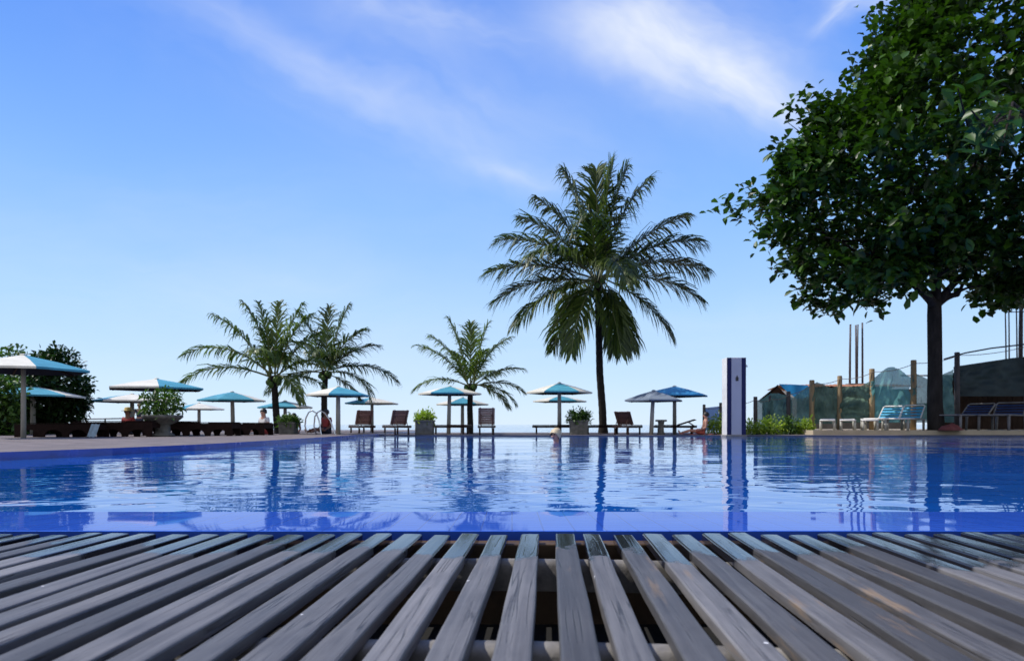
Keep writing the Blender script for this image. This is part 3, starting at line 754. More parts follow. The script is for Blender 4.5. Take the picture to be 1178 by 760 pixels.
# ------------------------------------------------------------------ planters and bushes
def planter(px, d, y0, w, h, label, kind, leafmat, ph, gz, seed, pw=None):
    root = empty('planter', (wx(px, d), d, gz)); tag(root, label, 'planter')
    mb = MB()
    if kind == 'box':
        b = w / 2; t = w / 2 * 1.08
        mb.add([(-b,-b,0),(b,-b,0),(b,b,0),(-b,b,0),(-t,-t,h),(t,-t,h),(t,t,h),(-t,t,h),(-t+.06,-t+.06,h),(t-.06,-t+.06,h),(t-.06,t-.06,h),(-t+.06,t-.06,h),(-t+.06,-t+.06,h-.08),(t-.06,-t+.06,h-.08),(t-.06,t-.06,h-.08),(-t+.06,t-.06,h-.08)],
               [(0,3,2,1),(0,1,5,4),(1,2,6,5),(2,3,7,6),(3,0,4,7),(4,5,9,8),(5,6,10,9),(6,7,11,10),(7,4,8,11),(8,9,13,12),(9,10,14,13),(10,11,15,14),(11,8,12,15),(12,13,14,15)])
        mb.build('pot', M['stone'], root, bevel=.012)
        mb = MB(); mb.box((0,0,h-.04),(t*2+.05, t*2+.05, .05)); mb.f.pop(1); mb.m.pop(); mb.build('pot_rim', M['stone'], root)
    else:
        mb.lathe([(w*.30,0),(w*.32,.05),(w*.2,.12),(w*.2,h*.55),(w*.36,h*.66),(w*.5,h*.85),(w*.53,h*.9),(w*.53,h),(w*.47,h),(w*.44,h-.08)], (0,0,0), 24)
        mb.build('pot', M['stone'], root, True)
    g = random.Random(seed); cs = []; ds = []; pw = pw or w * .5
    for q in range(int(60 + 60 * pw * 2)):
        a = g.uniform(0, 6.28); r = pw * math.sqrt(g.random()); z = h - .05 + g.random() ** .8 * ph * (1 - .35 * (r / pw) ** 2)
        cs.append((r * math.cos(a), r * math.sin(a), z)); ds.append((math.cos(a) * .3, math.sin(a) * .3, .7))
    leaf_cloud('plant', cs, ds, .15, 7, M[leafmat], root, spread=.7, seed=seed, width=.38, flat=.6)
    mb = MB()
    for q in range(9):
        c = cs[g.randrange(len(cs))]; mb.tube([(c[0]*.2, c[1]*.2, h-.12), c], [.012,.006], 5)
    mb.build('stems', M['bark'], root)
    return root
planter(187, 19.2, 0, 1.0, .60, 'round stone bowl planter with a tall bushy green shrub on the left terrace', 'bowl', 'leaf_mid', .82, .085, 1, pw=.50)
planter(332, 23.5, 0, .50, .42, 'dark square planter with low greenery right of the leftmost palm trunk', 'box', 'leaf_mid', .18, .085, 2, pw=.3)
planter(489, 26.2, 0, .62, .56, 'grey square planter with upright lime green leaves, between loungers', 'box', 'leaf_light', .32, .03, 3, pw=.33)
planter(665.5, 26.6, 0, .64, .56, 'grey square planter with a low green plant left of the tall palm', 'box', 'leaf_mid', .42, .03, 4, pw=.42)
mb = MB(); mb.tube([(0,0,0),(0,0,.62)], .055, 6)
o = mb.build('bollard', M['pole'], None, True); o.location = (wx(479, 26.2), 26.2, .03); tag(o, 'slim pale post standing at the left side of the lime plant box', 'post')

for i, (px, w, h, lm, lab) in enumerate(((826, 22, 26, 'leaf_light', 'light green bush left of the tall shower column'), (867, 22, 17, 'leaf_light', 'low light green bush just right of the tall shower column'),
        (888, 26, 20, 'leaf_light', 'yellow green bush in front of the small hut'), (910, 26, 21, 'leaf_mid', 'mid green bush under the right end of the blue tarpaulin roof'), (926, 18, 18, 'leaf_light', 'light green bush at the corner of the raised terrace'))):
    d = 26.6; g = random.Random(60 + i)
    root = empty('bush', (wx(px, d), d, .03)); tag(root, lab, 'bush', 'bushes below the net fence')
    rw, rh = w * d / F / 2, h * d / F; cs, ds = [], []
    for q in range(70):
        a = g.uniform(0, 6.28); r = rw * math.sqrt(g.random()); z = rh * g.random() * (1 - .5 * (r / rw) ** 2)
        cs.append((r * math.cos(a), r * math.sin(a) * .7, z)); ds.append((math.cos(a) * .4, math.sin(a) * .4, .6))
    leaf_cloud('foliage', cs, ds, .16, 7, M[lm], root, spread=.8, seed=70 + i, width=.34, flat=.6)
    mb = MB()
    for q in range(8):
        c = cs[g.randrange(len(cs))]; mb.tube([(c[0]*.3, c[1]*.3, -.02), c], [.012,.005], 5)
    mb.build('stems', M['bark'], root)

# ------------------------------------------------------------------ pedestal table
root = empty('pedestal_table', (wx(760.5, 26.4), 26.4, .03)); tag(root, 'small round stone pedestal table between the two blue parasol poles', 'table')
mb = MB(); mb.lathe([(.05,.50),(.20,.50),(.225,.52),(.225,.56),(.20,.575),(.0,.575)], (0,0,0), 20); mb.build('table_top', M['stone'], root, True)
mb = MB(); mb.lathe([(.16,0),(.16,.04),(.12,.08),(.10,.3),(.13,.498)], (0,0,0), 16); mb.build('pedestal', M['stone'], root, True)

# ------------------------------------------------------------------ shower column
d = 24.4
root = empty('shower_column', (wx(847.3, d), d + .3, -.3)); tag(root, 'tall boxy shower column with white side, navy stripes and pale panel at the pool edge', 'shower column')
x0, x1 = wx(836.2, d) - wx(847.3, d), wx(858.4, d) - wx(847.3, d)
top = wz(411, d) + .3; D = .58
W_ = x1 - x0
mb = MB(); mb.box(((x0+x1)/2, 0, top/2), (W_, D, top)); mb.build('body', M['white_paint'], root, bevel=.015)
for c_ in (x0 + .083, x1 - .083):
    mb = MB(); mb.box((c_, -D/2 - .004, top/2), (.155, .012, top - .01)); mb.build('stripe', M['navy'], root)
mb = MB(); mb.box(((x0+x1)/2, -D/2 - .003, top/2), (W_ - .33, .010, top - .02)); mb.build('panel', M['panel_grey'], root)
em = wz(435, d) + .3
mb = MB(); mb.lathe([(.055,0),(.055,.012),(.0,.012)], (0,0,0), 16)
mb.box((0,-.07,.006),(.10,.05,.012)); mb.box((0,.075,.006),(.035,.05,.012))
o = mb.build('emblem', M['black'], root); o.rotation_euler = (R(90), 0, 0); o.location = ((x0+x1)/2 + .02, -D/2 - .009, em)
mb = MB(); mb.box(((x0+x1)/2, 0, .16), (W_ + .08, D + .08, .38)); mb.build('plinth', M['concrete'], root, bevel=.02); mb = MB(); hz_ = wz(419, d) + .3
mb.tube([(x1 + .001, -.1, hz_), (x1 + .05, -.12, hz_), (x1 + .07, -.14, hz_ - .03)], .02, 8); mb.lathe([(.03,0),(.05,-.05),(.0,-.05)], (x1 + .07, -.14, hz_ - .03), 12)
mb.build('shower_head', M['chrome'], root, True)

# ------------------------------------------------------------------ pool ladder
d = 22.6
root = empty('pool_ladder', (wx(366, d), d, .085)); tag(root, 'chrome pool ladder with two curved hoop handrails at the far left edge', 'pool ladder')
for (bx, by, tx_, ty_, fx, fy) in ((349.5, 484, 356, 473, 368, 500), (360, 482, 366, 473, 384, 500)):
    mb = MB(); pts = [at(bx + 1.5, 500, d) , at(bx - 1, 490, d), at(bx, by - 3, d), at(bx + 3.5, ty_ + 1, d), at(tx_ + 1, ty_ - 1, d), at(tx_ + 6, ty_ + 1.5, d), at((tx_ + fx)/2 + 4, 484, d), at(fx, 498, d), at(fx + 3, 506, d)]
    pts = [p - Vector((wx(366, d), d, .085)) for p in pts]
    for i, p in enumerate(pts): p.y = .25 - i * .02
    mb.tube(pts, .024, 8); mb.build('handrail', M['chrome'], root, True)
mb = MB()
for z in (-.18, -.45): mb.box((.42, .06, z), (.5, .08, .03), rz=.2)
mb.build('treads', M['chrome'], root)

# ------------------------------------------------------------------ fence, nets, buildings
fposts = [(810,465,30.6,.07,'post_dark'),(829,463,30.2,.07,'post_dark'),(869,456,29.6,.09,'post_dark'),(886.5,455,29.5,.08,'post_dark'),(907,450,29.2,.09,'post_dark'),(934,437,28.8,.11,'post'),(966,432,28.4,.10,'post'),(1003,424,28.0,.11,'post'),(1051,414,27.4,.11,'post'),(1101,405,27.4,.10,'post_dark'),(1182,394,27.4,.11,'post_dark'),(1270,388,27.4,.11,'post_dark')]
root = empty('rope_fence', (wx(934, 28.8), 28.8, 0)); tag(root, 'fence of round wooden posts joined by rope along the terrace right of the column', 'fence')
ro = Vector((wx(934, 28.8), 28.8, 0)); tops = []
for px, py, d, r, mt in fposts:
    t = at(px, py, d) - ro; g0 = .03 if px < 925 else .2
    lean = random.uniform(-.02, .02)
    mb = MB(); mb.tube([(t.x + lean, t.y, g0 - .1), (t.x, t.y, (t.z + g0)/2), (t.x, t.y, t.z - .02), (t.x, t.y, t.z)], [r*1.05, r, r*.95, r*.8], 10); mb.build('post', M[mt], root, True)
    tops.append(t - Vector((0, r + .01, .14)))
mb = MB()
for a, b in zip(tops, tops[1:]): mb.tube(bez(a, b, -.10, 6), .014, 5)
mb.build('rope', M['rope'], root)

def net(label, p0, p1, top, bot, mat, folds, depth=.12, y_off=.16, name='shade_net', scallop=0.0, seed=1, nx=48, nz=36):
    """cloth hung between two points (px,d); top = list of picture rows along its length"""
    g = random.Random(seed); vs = []; fs = []
    (pa, da), (pb, db) = p0, p1
    o0 = Vector((wx(pa, da), da, 0)); ph = [g.uniform(0, 6.28) for _ in range(6)]
    for i in range(nx + 1):
        u = i / nx; d = da + (db - da) * u; px = 589 + F * (wx(pa, da) + (wx(pb, db) - wx(pa, da)) * u) / d
        k = u * (len(top) - 1); k0 = min(len(top) - 2, int(k)); ty = top[k0] + (top[k0+1] - top[k0]) * (k - k0)
        zt = wz(ty, d); zb = bot
        for j in range(nz + 1):
            v = j / nz; z = zt + (zb - zt) * v
            w = depth * (.55 * math.sin(u * folds * 6.28 + ph[0] + 1.5 * math.sin(v * 3 + ph[1])) + .3 * math.sin(u * folds * 11 + v * 4 + ph[2]) + .25 * math.sin(v * 9 + u * 5 + ph[3]))
            if scallop: w += scallop * .7 * math.sin(v * 20 - 5.0 * (2*u - 1) ** 2 + ph[4]) * math.sin(math.pi * u); z -= scallop * .35 * math.sin(math.pi * u) * math.sin(v * 3.1)
            w += .10 * abs(math.sin(2.2 * math.pi * (u - .5) / (.18 + v))) * (1 - v*.5) - .05
            w += .03 * math.sin(u*31 + v*17 + ph[5]) + .02 * math.sin(u*23 - v*26 + ph[0])
            w *= (.25 + .75 * math.sin(math.pi * min(1, .08 + v)))
            vs.append((wx(px, d) - o0.x, d - o0.y + y_off + w, z))
    for i in range(nx):
        for j in range(nz):
            a = i*(nz+1)+j; fs.append((a, a+1, a+nz+2, a+nz+1))
    o = link_mesh(name, vs, fs, M[mat], None, True); o.location = o0
    tag(o, label, 'shade net', 'shade nets and sheets hung on the fence'); return o
net('bluish grey net sheet hung between the dark posts in front of the hut', (870, 29.5), (907, 29.1), [462, 458, 452, 452, 455], .25, 'tarp_teal', 3, seed=2)
net('grey green net sheet sagging from the hut corner to the first thick post', (907.5, 29.1), (934, 28.7), [455, 457, 452, 447, 443], .25, 'tarp_teal', 2.5, seed=3)
net('peaked grey green net between the first two thick wooden posts', (934.5, 28.65), (966, 28.25), [443, 439, 442, 446, 444], .45, 'tarp_green', 3, seed=4)
net('dark green net with deep scalloped folds between the second and third thick posts', (966.5, 28.2), (1003, 27.85), [443, 444, 445, 443, 438], .50, 'tarp_green', 1.3, .10, seed=5, scallop=.26)
net('bright teal net with a raised peak, left of the tree and behind blue loungers', (1003.5, 27.8), (1051, 27.25), [439, 433, 427, 422, 421.5, 424, 430, 434], .50, 'tarp_bright', 2.5, .14, seed=6)
net('teal net between the rightmost thick post and the tree trunk', (1051.5, 27.2), (1100, 27.2), [427, 432, 438, 430, 424], .5, 'tarp_teal', 2.5, seed=7)
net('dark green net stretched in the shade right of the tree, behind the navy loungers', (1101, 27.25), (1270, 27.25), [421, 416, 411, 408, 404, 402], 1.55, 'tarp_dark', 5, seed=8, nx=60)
net('pale see through blue net between the two thin posts left of the shower column', (810.5, 30.5), (828.5, 30.1), [469, 468, 467], .15, 'glass_blue', 1, .02, seed=9, nx=8, nz=8)

# small hut with blue tarpaulin roof
d = 32.0; hx0, hx1 = wx(878, d), wx(930, d); zr = wz(442, d); ze = wz(460, d)
root = empty('hut', ((hx0+hx1)/2, d, -.3)); tag(root, 'small dark gabled hut with a blue tarpaulin over its roof', 'hut')
cx = (hx0+hx1)/2; g0x = wx(873, d)-cx; g1x = wx(915, d)-cx; gx = wx(895, d)-cx; e = ze + .3; r_ = zr + .3
mb = MB(); mb.prism([(g0x+.15, 0), (g1x-.15, 0), (g1x-.15, e-.03), (gx, r_-.10), (g0x+.15, e-.03)], 2.6, Matrix(((1,0,.40,.40*1.45),(0,0,1,1.45),(0,1,0,0),(0,0,0,1)))); mb.build('walls', M['plaster_dark'], root)
ridge_end = wx(932, d) - cx
mb = MB(); mb.add([(g0x, 0, e), (gx, 0, r_), (gx + 1.2, 3, r_), (g0x + 1.2, 3, e)], [(0,1,2,3)]); mb.add([(g0x, 0, e-.06), (gx, 0, r_-.06), (gx + 1.2, 3, r_-.06), (g0x + 1.2, 3, e-.06)], [(3,2,1,0)])
mb.add([(g0x, 0, e-.06), (gx, 0, r_-.06), (gx, 0, r_), (g0x, 0, e)], [(0,1,2,3)]); mb.build('roof', M['wood_dark'], root)
mb = MB(); nu = 8
for i in range(nu+1):
    for j in range(7):
        u = i/nu; v = j/6
        a = Vector((gx + .02, -.05, r_ + .02)).lerp(Vector((ridge_end, -.05 + .3, r_ - .02)), u)
        b = Vector((gx + .75, -.25, e + .05)).lerp(Vector((ridge_end + .1, -.1, e + .15)), u)
        p = a.lerp(b, v); p.y += .05 * math.sin(u * 9 + v * 4); p.z += .04 * math.sin(u * 12) * v; mb.v.append(p)
for i in range(nu):
    for j in range(6): a = i*7+j; mb.f.append((a, a+7, a+8, a+1)); mb.m.append(0)
mb.build('tarpaulin', M['tarp_blue'], root, True)
mb = MB(); mb.box((gx - .1, .07, .9), (.8, .06, 1.8)); mb.build('door', M['wood_dark'], root)

# long low building with clay roof
d = 36.0; x0, x1 = wx(914, d), wx(1062, d)
root = empty('low_building', ((x0+x1)/2, d, -.5)); tag(root, 'long low building with an orange clay tile roof behind the net fence', 'building')
hw = (x1-x0)/2; zr = wz(440, d) + .5; ze = zr - .22
mb = MB(); mb.box((0, 2, (ze-.1)/2), (hw*2-.5, 3.4, ze-.1)); mb.build('walls', M['concrete'], root)
mb = MB(); nc = 60
for i in range(nc + 1):
    x = -hw + 2*hw*i/nc; b = .03 if i % 2 else 0
    for (y, z) in ((-.1, ze), (1.0, ze + .12), (2.0, zr), (4.2, ze)): mb.v.append(Vector((x, y, z + b + .02*math.sin(i*.5))))
for i in range(nc):
    for j in range(3): a = i*4+j; mb.f.append((a, a+4, a+5, a+1)); mb.m.append(0)
mb.build('roof', M['roof_tile'], root)
for q in range(4):
    mb = MB(); mb.box((-hw + 1.2 + q * 1.9, .27, ze*.55), (.9, .06, .9)); f = mb.build('window', M['wood_dark'], root)
def rods(px_list, bot, d, name, label, cat, zb):
    root = empty(name, (wx(px_list[0][0], d), d, zb)); tag(root, label, cat)
    o = Vector((wx(px_list[0][0], d), d, zb))
    mb = MB(); xs = [wx(p[0], d) for p in px_list]; w = max(xs) - min(xs) + .3; cx = (max(xs) + min(xs))/2 - o.x; zt = wz(bot, d) - zb
    mb.box((cx, 0, zt/2), (w, .5, zt)); mb.build('concrete_stub', M['concrete'], root, bevel=.02)
    for px, py, r in px_list:
        mb = MB(); x = wx(px, d) - o.x; y = random.uniform(-.15, .15); t = wz(py, d) - zb; l = random.uniform(-.05, .05)
        mb.tube([(x, y, zt - .1), (x + l*.3, y, (t + zt)/2), (x + l, y, t)], [r, r*.95, r*.8], 7); mb.build('reinforcing_bar', M['steel'], root, True)
    return root
rods([(977.5,373,.065),(984,374,.06),(986.5,373,.05),(992.5,371,.06)], 441, 40, 'unfinished_column', 'group of bare upright bars rising above the orange roof', 'rebar', -.5)
o = rods([(1160,349,.03),(1163,347,.03),(1168,345,.03),(1173,342,.09),(1182,343,.05)], 415, 31, 'unfinished_column', 'tall bare bars rising behind the dark net at the right edge', 'rebar', -.5)
mb = MB(); mb.tube([(-.1, 0, wz(359, 31) + .5), (1.2, 0, wz(358, 31) + .5)], .02, 6); mb.build('tie_bar', M['steel'], o)
# shed behind the dark net
d = 30.0; x0, x1 = wx(1084, d), wx(1290, d)
root = empty('shed', ((x0+x1)/2, d, .2)); tag(root, 'brown boarded shed in the shade behind the navy loungers', 'shed')
hw = (x1-x0)/2; zt = wz(432, d) - .2
mb = MB(); nb = 36
for i in range(nb):
    x = -hw + (i + .5) * 2*hw/nb; mb.box((x, random.uniform(-.01, .01), zt/2), (2*hw/nb - .012, .06, zt))
mb.build('wall', M['plaster_dark'], root)
mb = MB(); mb.box((0, 1.3, zt + .10), (2*hw + .4, 3.2, .07), mat=Matrix.Rotation(R(4), 3, 'X')); mb.build('roof', M['concrete'], root)
mb = MB(); mb.box((hw*.1, -.06, 1.0), (.95, .05, 1.9)); f = mb.build('door', M['post'], root)
# curved top cable on the right
mb = MB(); mb.tube([at(1086, 413, 27.0), at(1110, 406, 27), at(1140, 400.5, 27), at(1178, 396, 27), at(1240, 392, 27), at(1270, 390, 27.2)], .03, 7)
o = mb.build('cable', M['black'], None, True); tag(o, 'dark curved cable running above the dark net right of the tree', 'cable')

# cloth bundle by the tree
mb = MB(); n = 14
for i in range(n + 1):
    for j in range(n + 1):
        u, v = i/n*2-1, j/n*2-1; h = max(0, 1 - (u*u + v*v)) ** .6
        mb.v.append(Vector((u*.42, v*.3, .26*h*(1 + .25*math.sin(u*7+v*3)) + .03*math.sin(u*13)*h)))
for i in range(n):
    for j in range(n): a = i*(n+1)+j; mb.f.append((a, a+n+1, a+n+2, a+1)); mb.m.append(0)
o = mb.build('towel', M['cloth_wine'], None, True); o.scale = (1, 1, .8); o.location = (wx(1095, 25.3), 25.35, .204); tag(o, 'crumpled reddish towel on the ground right of the tree trunk', 'towel')

# thin hand rail behind the daybeds
root = empty('handrail', (wx(100, 26), 26, .085)); tag(root, 'thin horizontal rail behind the dark daybeds on the left', 'rail')
o0 = Vector((wx(100, 26), 26, .085))
mb = MB(); mb.tube([at(84, 482, 26) - o0, at(152, 481, 26) - o0], .022, 6); mb.build('rail', M['steel'], root)
for px in (86, 121, 150):
    mb = MB(); a = at(px, 482, 26) - o0; mb.tube([(a.x, a.y, 0), a], .03, 6); mb.build('post', M['steel'], root)
# pale cloth draped off a daybed
mb = MB()
for i in range(9):
    for j in range(7):
        u, v = i/8, j/6; mb.v.append(Vector((u*.22 - v*.08, -.03 - .06*v + .02*math.sin(u*9), .34 - .33*v + .01*math.sin(u*14 + v))))
for i in range(8):
    for j in range(6): a = i*7+j; mb.f.append((a, a+7, a+8, a+1)); mb.m.append(0)
o = mb.build('draped_cloth', M['cloth_pale'], None, True); o.location = (wx(106, 17.75), 17.75, .09); tag(o, 'pale bluish cloth hanging over the front of the dark daybeds', 'cloth')

# ------------------------------------------------------------------ people
def skin_mesh(name, verts, edges, radii, mat, parent, sub=2):
    me = bpy.data.meshes.new(name); me.from_pydata([tuple(v) for v in verts], edges, []); me.materials.append(mat)
    o = bpy.data.objects.new(name, me); COL.objects.link(o)
    md = o.modifiers.new('skin', 'SKIN')
    for i, r in enumerate(radii):
        r = r if isinstance(r, tuple) else (r, r)
        me.skin_vertices[0].data[i].radius = r
    me.skin_vertices[0].data[0].use_root = True
    md.use_smooth_shade = True
    o.modifiers.new('sub', 'SUBSURF').levels = sub; o.modifiers['sub'].render_levels = sub
    bpy.context.view_layer.update()
    dg = bpy.context.evaluated_depsgraph_get()
    me2 = bpy.data.meshes.new_from_object(o.evaluated_get(dg))
    o.modifiers.clear(); o.data = me2; o.parent = parent
    me2.polygons.foreach_set('use_smooth', [True] * len(me2.polygons))
    return o
def person(loc, rz, J, label, skin='skin', hair='hair_dark', top=None, bottom=None, hairlen=.0, hat=None, shoes=None):
    """J: joint positions in local metres, facing +Y"""
    root = empty('person', loc, R(rz)); tag(root, label, 'person')
    names = ['pelvis', 'belly', 'chest', 'neck', 'head', 'crown']
    V = [Vector(J[n]) for n in names]; E = [(0,1),(1,2),(2,3),(3,4),(4,5)]; Rd = [(.135,.10), (.12,.09), (.145,.10), .052, (.074,.088), (.062,.075)]
    def chain(start, pts, rads):
        i = start
        for p, r in zip(pts, rads):
            V.append(Vector(p)); Rd.append(r); E.append((i, len(V)-1)); i = len(V)-1
        return i
    hd, cr = Vector(J['head']), Vector(J['crown']); fwd = Vector(J.get('face', (0, 1, 0))).normalized(); sidev = fwd.cross(Vector((0,0,1))).normalized()
    chain(4, [hd + fwd * .105 + Vector((0,0,-.005)), hd + fwd*.125 + Vector((0,0,-.02))], [.022, .014])      # nose
    for s in (-1, 1): chain(4, [hd + sidev * s * .09], [.018])                                              # ears
    for s, k in ((-1, 'l'), (1, 'r')):
        sh, el, wr = [Vector(J[k + n]) for n in ('sh', 'el', 'wr')]
        h = chain(2, [sh, (sh+el)/2, el, (el+wr)/2, wr], [.055, .048, .038, .036, .027])
        dv = (wr - el).normalized(); sd_ = dv.cross(Vector((0,0,1))); sd_ = sd_.normalized() if sd_.length > .1 else Vector((1,0,0))
        pm = chain(h, [wr + dv*.07], [(.034, .018)])
        for q in range(4): chain(pm, [wr + dv*(.10) + sd_*(.026*(q-1.5)/1.5), wr + dv*(.155 + (.012 if q in (1,2) else 0)) + sd_*(.032*(q-1.5)/1.5) - Vector((0,0,.012))], [.009, .007])
        chain(h, [wr + dv*.04 + sd_*.035, wr + dv*.085 + sd_*.055], [.011, .008])
        hp, kn, an, toe = [Vector(J[k + n]) for n in ('hp', 'kn', 'an', 'toe')]
        chain(0, [hp, (hp+kn)/2, kn, kn.lerp(an, .35), an, toe], [.088, .075, .055, .053, .035, .028])
    skin_mesh('body', V, E, Rd, M[skin], root)
    for s in (-1, 1):
        eye = MB(); eye.lathe([(.002,.009),(.009,.004),(.011,0),(.009,-.004),(.002,-.009)], hd + fwd*.083 + sidev*s*.033 + Vector((0,0,.022)), 8)
        eye.build('eye', M['black'], root)
    # hair as a cap following the skull
    mb = MB(); nh, nv = 18, 9; up = (cr - hd).normalized()
    ctr = hd.lerp(cr, .45)
    for j in range(nv + 1):
        th = math.pi * .5 * j / nv * 1.25
        for i in range(nh):
            a = 2*math.pi*i/nh; f = math.cos(a)     # f=1 is the face side
            t = th * (1.0 - .38 * max(0, f)) * (1 + hairlen * max(0, -f + .4) * .5)
            rr = .107 + .006*math.sin(i*5 + j*2)
            p = ctr + up * math.cos(t) * (rr + .02) + (fwd * f * 1.12 + sidev * math.sin(a)) * math.sin(t) * rr
            mb.v.append(p)
    for j in range(nv):
        for i in range(nh):
            i2 = (i+1) % nh; mb.f.append((j*nh+i, j*nh+i2, (j+1)*nh+i2, (j+1)*nh+i)); mb.m.append(0)
    mb.build('hair', M[hair], root, True)
    if top:
        ch, be, pe = Vector(J['chest']), Vector(J['belly']), Vector(J['pelvis'])
        V2 = [pe.lerp(be, .35), be, ch, ch.lerp(Vector(J['neck']), .4)]; E2 = [(0,1),(1,2),(2,3)]; R2 = [(.155,.12), (.14,.108), (.165,.118), .075]
        for k in 'lr':
            sh, el = Vector(J[k+'sh']), Vector(J[k+'el']); V2 += [sh, sh.lerp(el, .55)]; n = len(V2); E2 += [(2, n-2), (n-2, n-1)]; R2 += [.07, .062]
        skin_mesh('shirt', V2, E2, R2, M[top], root)
    if bottom:
        pe = Vector(J['pelvis']); V2 = [pe]; E2 = []; R2 = [(.155,.12)]
        for k in 'lr':
            hp, kn = Vector(J[k+'hp']), Vector(J[k+'kn']); V2 += [hp, hp.lerp(kn, .6)]; n = len(V2); E2 += [(0, n-2), (n-2, n-1)]; R2 += [.10, .088]
        skin_mesh('shorts', V2, E2, R2, M[bottom], root)
    if hat:
        mb = MB(); mb.lathe([(.20,-.01),(.205,0),(.115,.015),(.11,.06),(.09,.11),(.0,.12)], ctr + up*.04, 18); mb.build('hat', M[hat], root, True)
    return root
def seated(legs='front', lean=0.0):
    J = dict(pelvis=(0,0,.12), belly=(0,-.02-lean,.28), chest=(0,-.03-lean*2,.46), neck=(0,-.02-lean*2.3,.60), head=(0,.0-lean*2.4,.71), crown=(0,-.01-lean*2.5,.79))
    for s, k in ((-1,'l'), (1,'r')):
        J[k+'sh'] = (s*.17, -.03-lean*2, .53); J[k+'el'] = (s*.24, -.02-lean*2, .27); J[k+'wr'] = (s*.22, .17-lean, .17)
        J[k+'hp'] = (s*.09, .04, .11)
        if legs == 'front': J[k+'kn'] = (s*.11, .44, .16); J[k+'an'] = (s*.10, .83, .05); J[k+'toe'] = (s*.12, .89, .17)
        else: J[k+'kn'] = (s*.12, .43, .12); J[k+'an'] = (s*.11, .42, -.32); J[k+'toe'] = (s*.13, .58, -.36)
    return J
def standing():
    J = dict(pelvis=(0,0,.92), belly=(0,0,1.07), chest=(0,0,1.27), neck=(0,0,1.45), head=(0,.02,1.57), crown=(0,.01,1.66))
    for s, k in ((-1,'l'), (1,'r')):
        J[k+'sh'] = (s*.18,0,1.37); J[k+'el'] = (s*.25,-.03,1.10); J[k+'wr'] = (s*.25,.08,.87)
        J[k+'hp'] = (s*.09,0,.86); J[k+'kn'] = (s*.10,.02,.48); J[k+'an'] = (s*.10,-.02,.08); J[k+'toe'] = (s*.13,.13,.04)
    return J
# swimmer, shoulder deep, looking to the left of the picture and a little toward the camera
Jw = standing(); Jw['face'] = (-.25, 1, -.05)
for k, s in (('l', -1), ('r', 1)): Jw[k+'el'] = (s*.34, .08, 1.22); Jw[k+'wr'] = (s*.36, .34, 1.19)
dsw = 17.0
sw = person((wx(640, dsw), dsw, -1.60), 118, Jw, 'blond swimmer in the pool with head and shoulders above the water', 'skin', 'hair_blond', hairlen=.5)
sw.scale = (1.10, 1.10, 1.10)
for ch in sw.children:
    if ch.name.startswith('hair'):
        for v in ch.data.vertices:
            v.co = Vector((0, .01, 1.60)) + (v.co - Vector((0, .01, 1.60))) * (1.16 + .06 * math.sin(v.index * 2.3))
person((wx(147, 22.5), 22.5, .09), 170, seated('front'), 'person in red with a yellow hat seated behind the dark daybeds', 'skin_brown', 'hair_dark', 'cloth_red', 'cloth_navy', hat='straw')
person((wx(160.5, 34), 34, .085 - .3), 200, standing(), 'distant person standing in dark clothes left of the shrub planter', 'skin', 'hair_blond', 'cloth_navy', 'cloth_navy')
person((wx(303, 23), 23, .09), 150, seated('front'), 'person in red and white sitting behind the daybeds left of the leftmost palm trunk', 'skin', 'hair_dark', 'cloth_white', 'cloth_red')
person((wx(375, 24.5), 24.5, .10), 150, seated('front'), 'person in red sitting behind the chrome pool ladder', 'skin_brown', 'hair_dark', 'cloth_red', 'cloth_navy')
person((wx(338, 25.5), 25.5, -.02), 180, seated('front'), 'dark haired person sitting behind the low dark planter', 'skin_brown', 'hair_dark', 'cloth_navy', 'cloth_navy')
person((wx(808, 26), 26, .035), 75, seated('front', .05), 'sunbather with dark hair sitting on the poolside left of the shower column', 'skin', 'hair_dark', None, 'cloth_coral')
mb = MB(); n = 16
for i in range(n + 1):
    for j in range(5):
        u, v = i/n, j/4; mb.v.append(Vector((u*1.5 - .75, v*.55 - .28, .012 + .012*math.sin(u*17 + v*3) + .01*math.sin(v*9))))
for i in range(n):
    for j in range(4): a = i*5+j; mb.f.append((a, a+5, a+6, a+1)); mb.m.append(0)
o = mb.build('towel', M['cloth_coral'], None, True); o.location = (wx(806, 25.75), 25.95, .035); tag(o, 'coral towel spread at the pool edge under the sunbather', 'towel')

# ------------------------------------------------------------------ camera
cam = bpy.data.cameras.new('camera'); co = bpy.data.objects.new('camera', cam); COL.objects.link(co)
co.location = (0, 0, CH); co.rotation_euler = (R(90), 0, 0)
cam.sensor_width = 36; cam.lens = F / 1178 * 36; cam.shift_y = (HZ - 380) / 1178
cam.clip_start = .05; cam.clip_end = 30000
cam.dof.use_dof = True; cam.dof.focus_distance = 4.2; cam.dof.aperture_fstop = 24 / 1000 / .0055
SC.camera = co

# ------------------------------------------------------------------ light and sky
sv = Vector((-.60, .10, .79)).normalized()
elev = math.asin(sv.z); azim = math.atan2(sv.x, sv.y)
sun = bpy.data.lights.new('sun', 'SUN'); sun.energy = 4.2; sun.angle = R(.53); sun.color = (1, .955, .89)
so = bpy.data.objects.new('sun', sun); COL.objects.link(so); so.rotation_euler = (-sv).to_track_quat('-Z', 'Y').to_euler()
w = bpy.data.worlds.new('World'); SC.world = w; w.use_nodes = True
w.cycles.sampling_method = 'MANUAL'; w.cycles.sample_map_resolution = 512
nt = w.node_tree; nt.nodes.clear(); g = NT(nt)
sky = g.n('ShaderNodeTexSky', sky_type='NISHITA'); sky.sun_disc = False; sky.sun_elevation = elev; sky.sun_rotation = azim
sky.air_density = 1.0; sky.dust_density = .1; sky.ozone_density = 2.2; sky.altitude = 0
tc = g.n('ShaderNodeTexCoord').outputs['Generated']
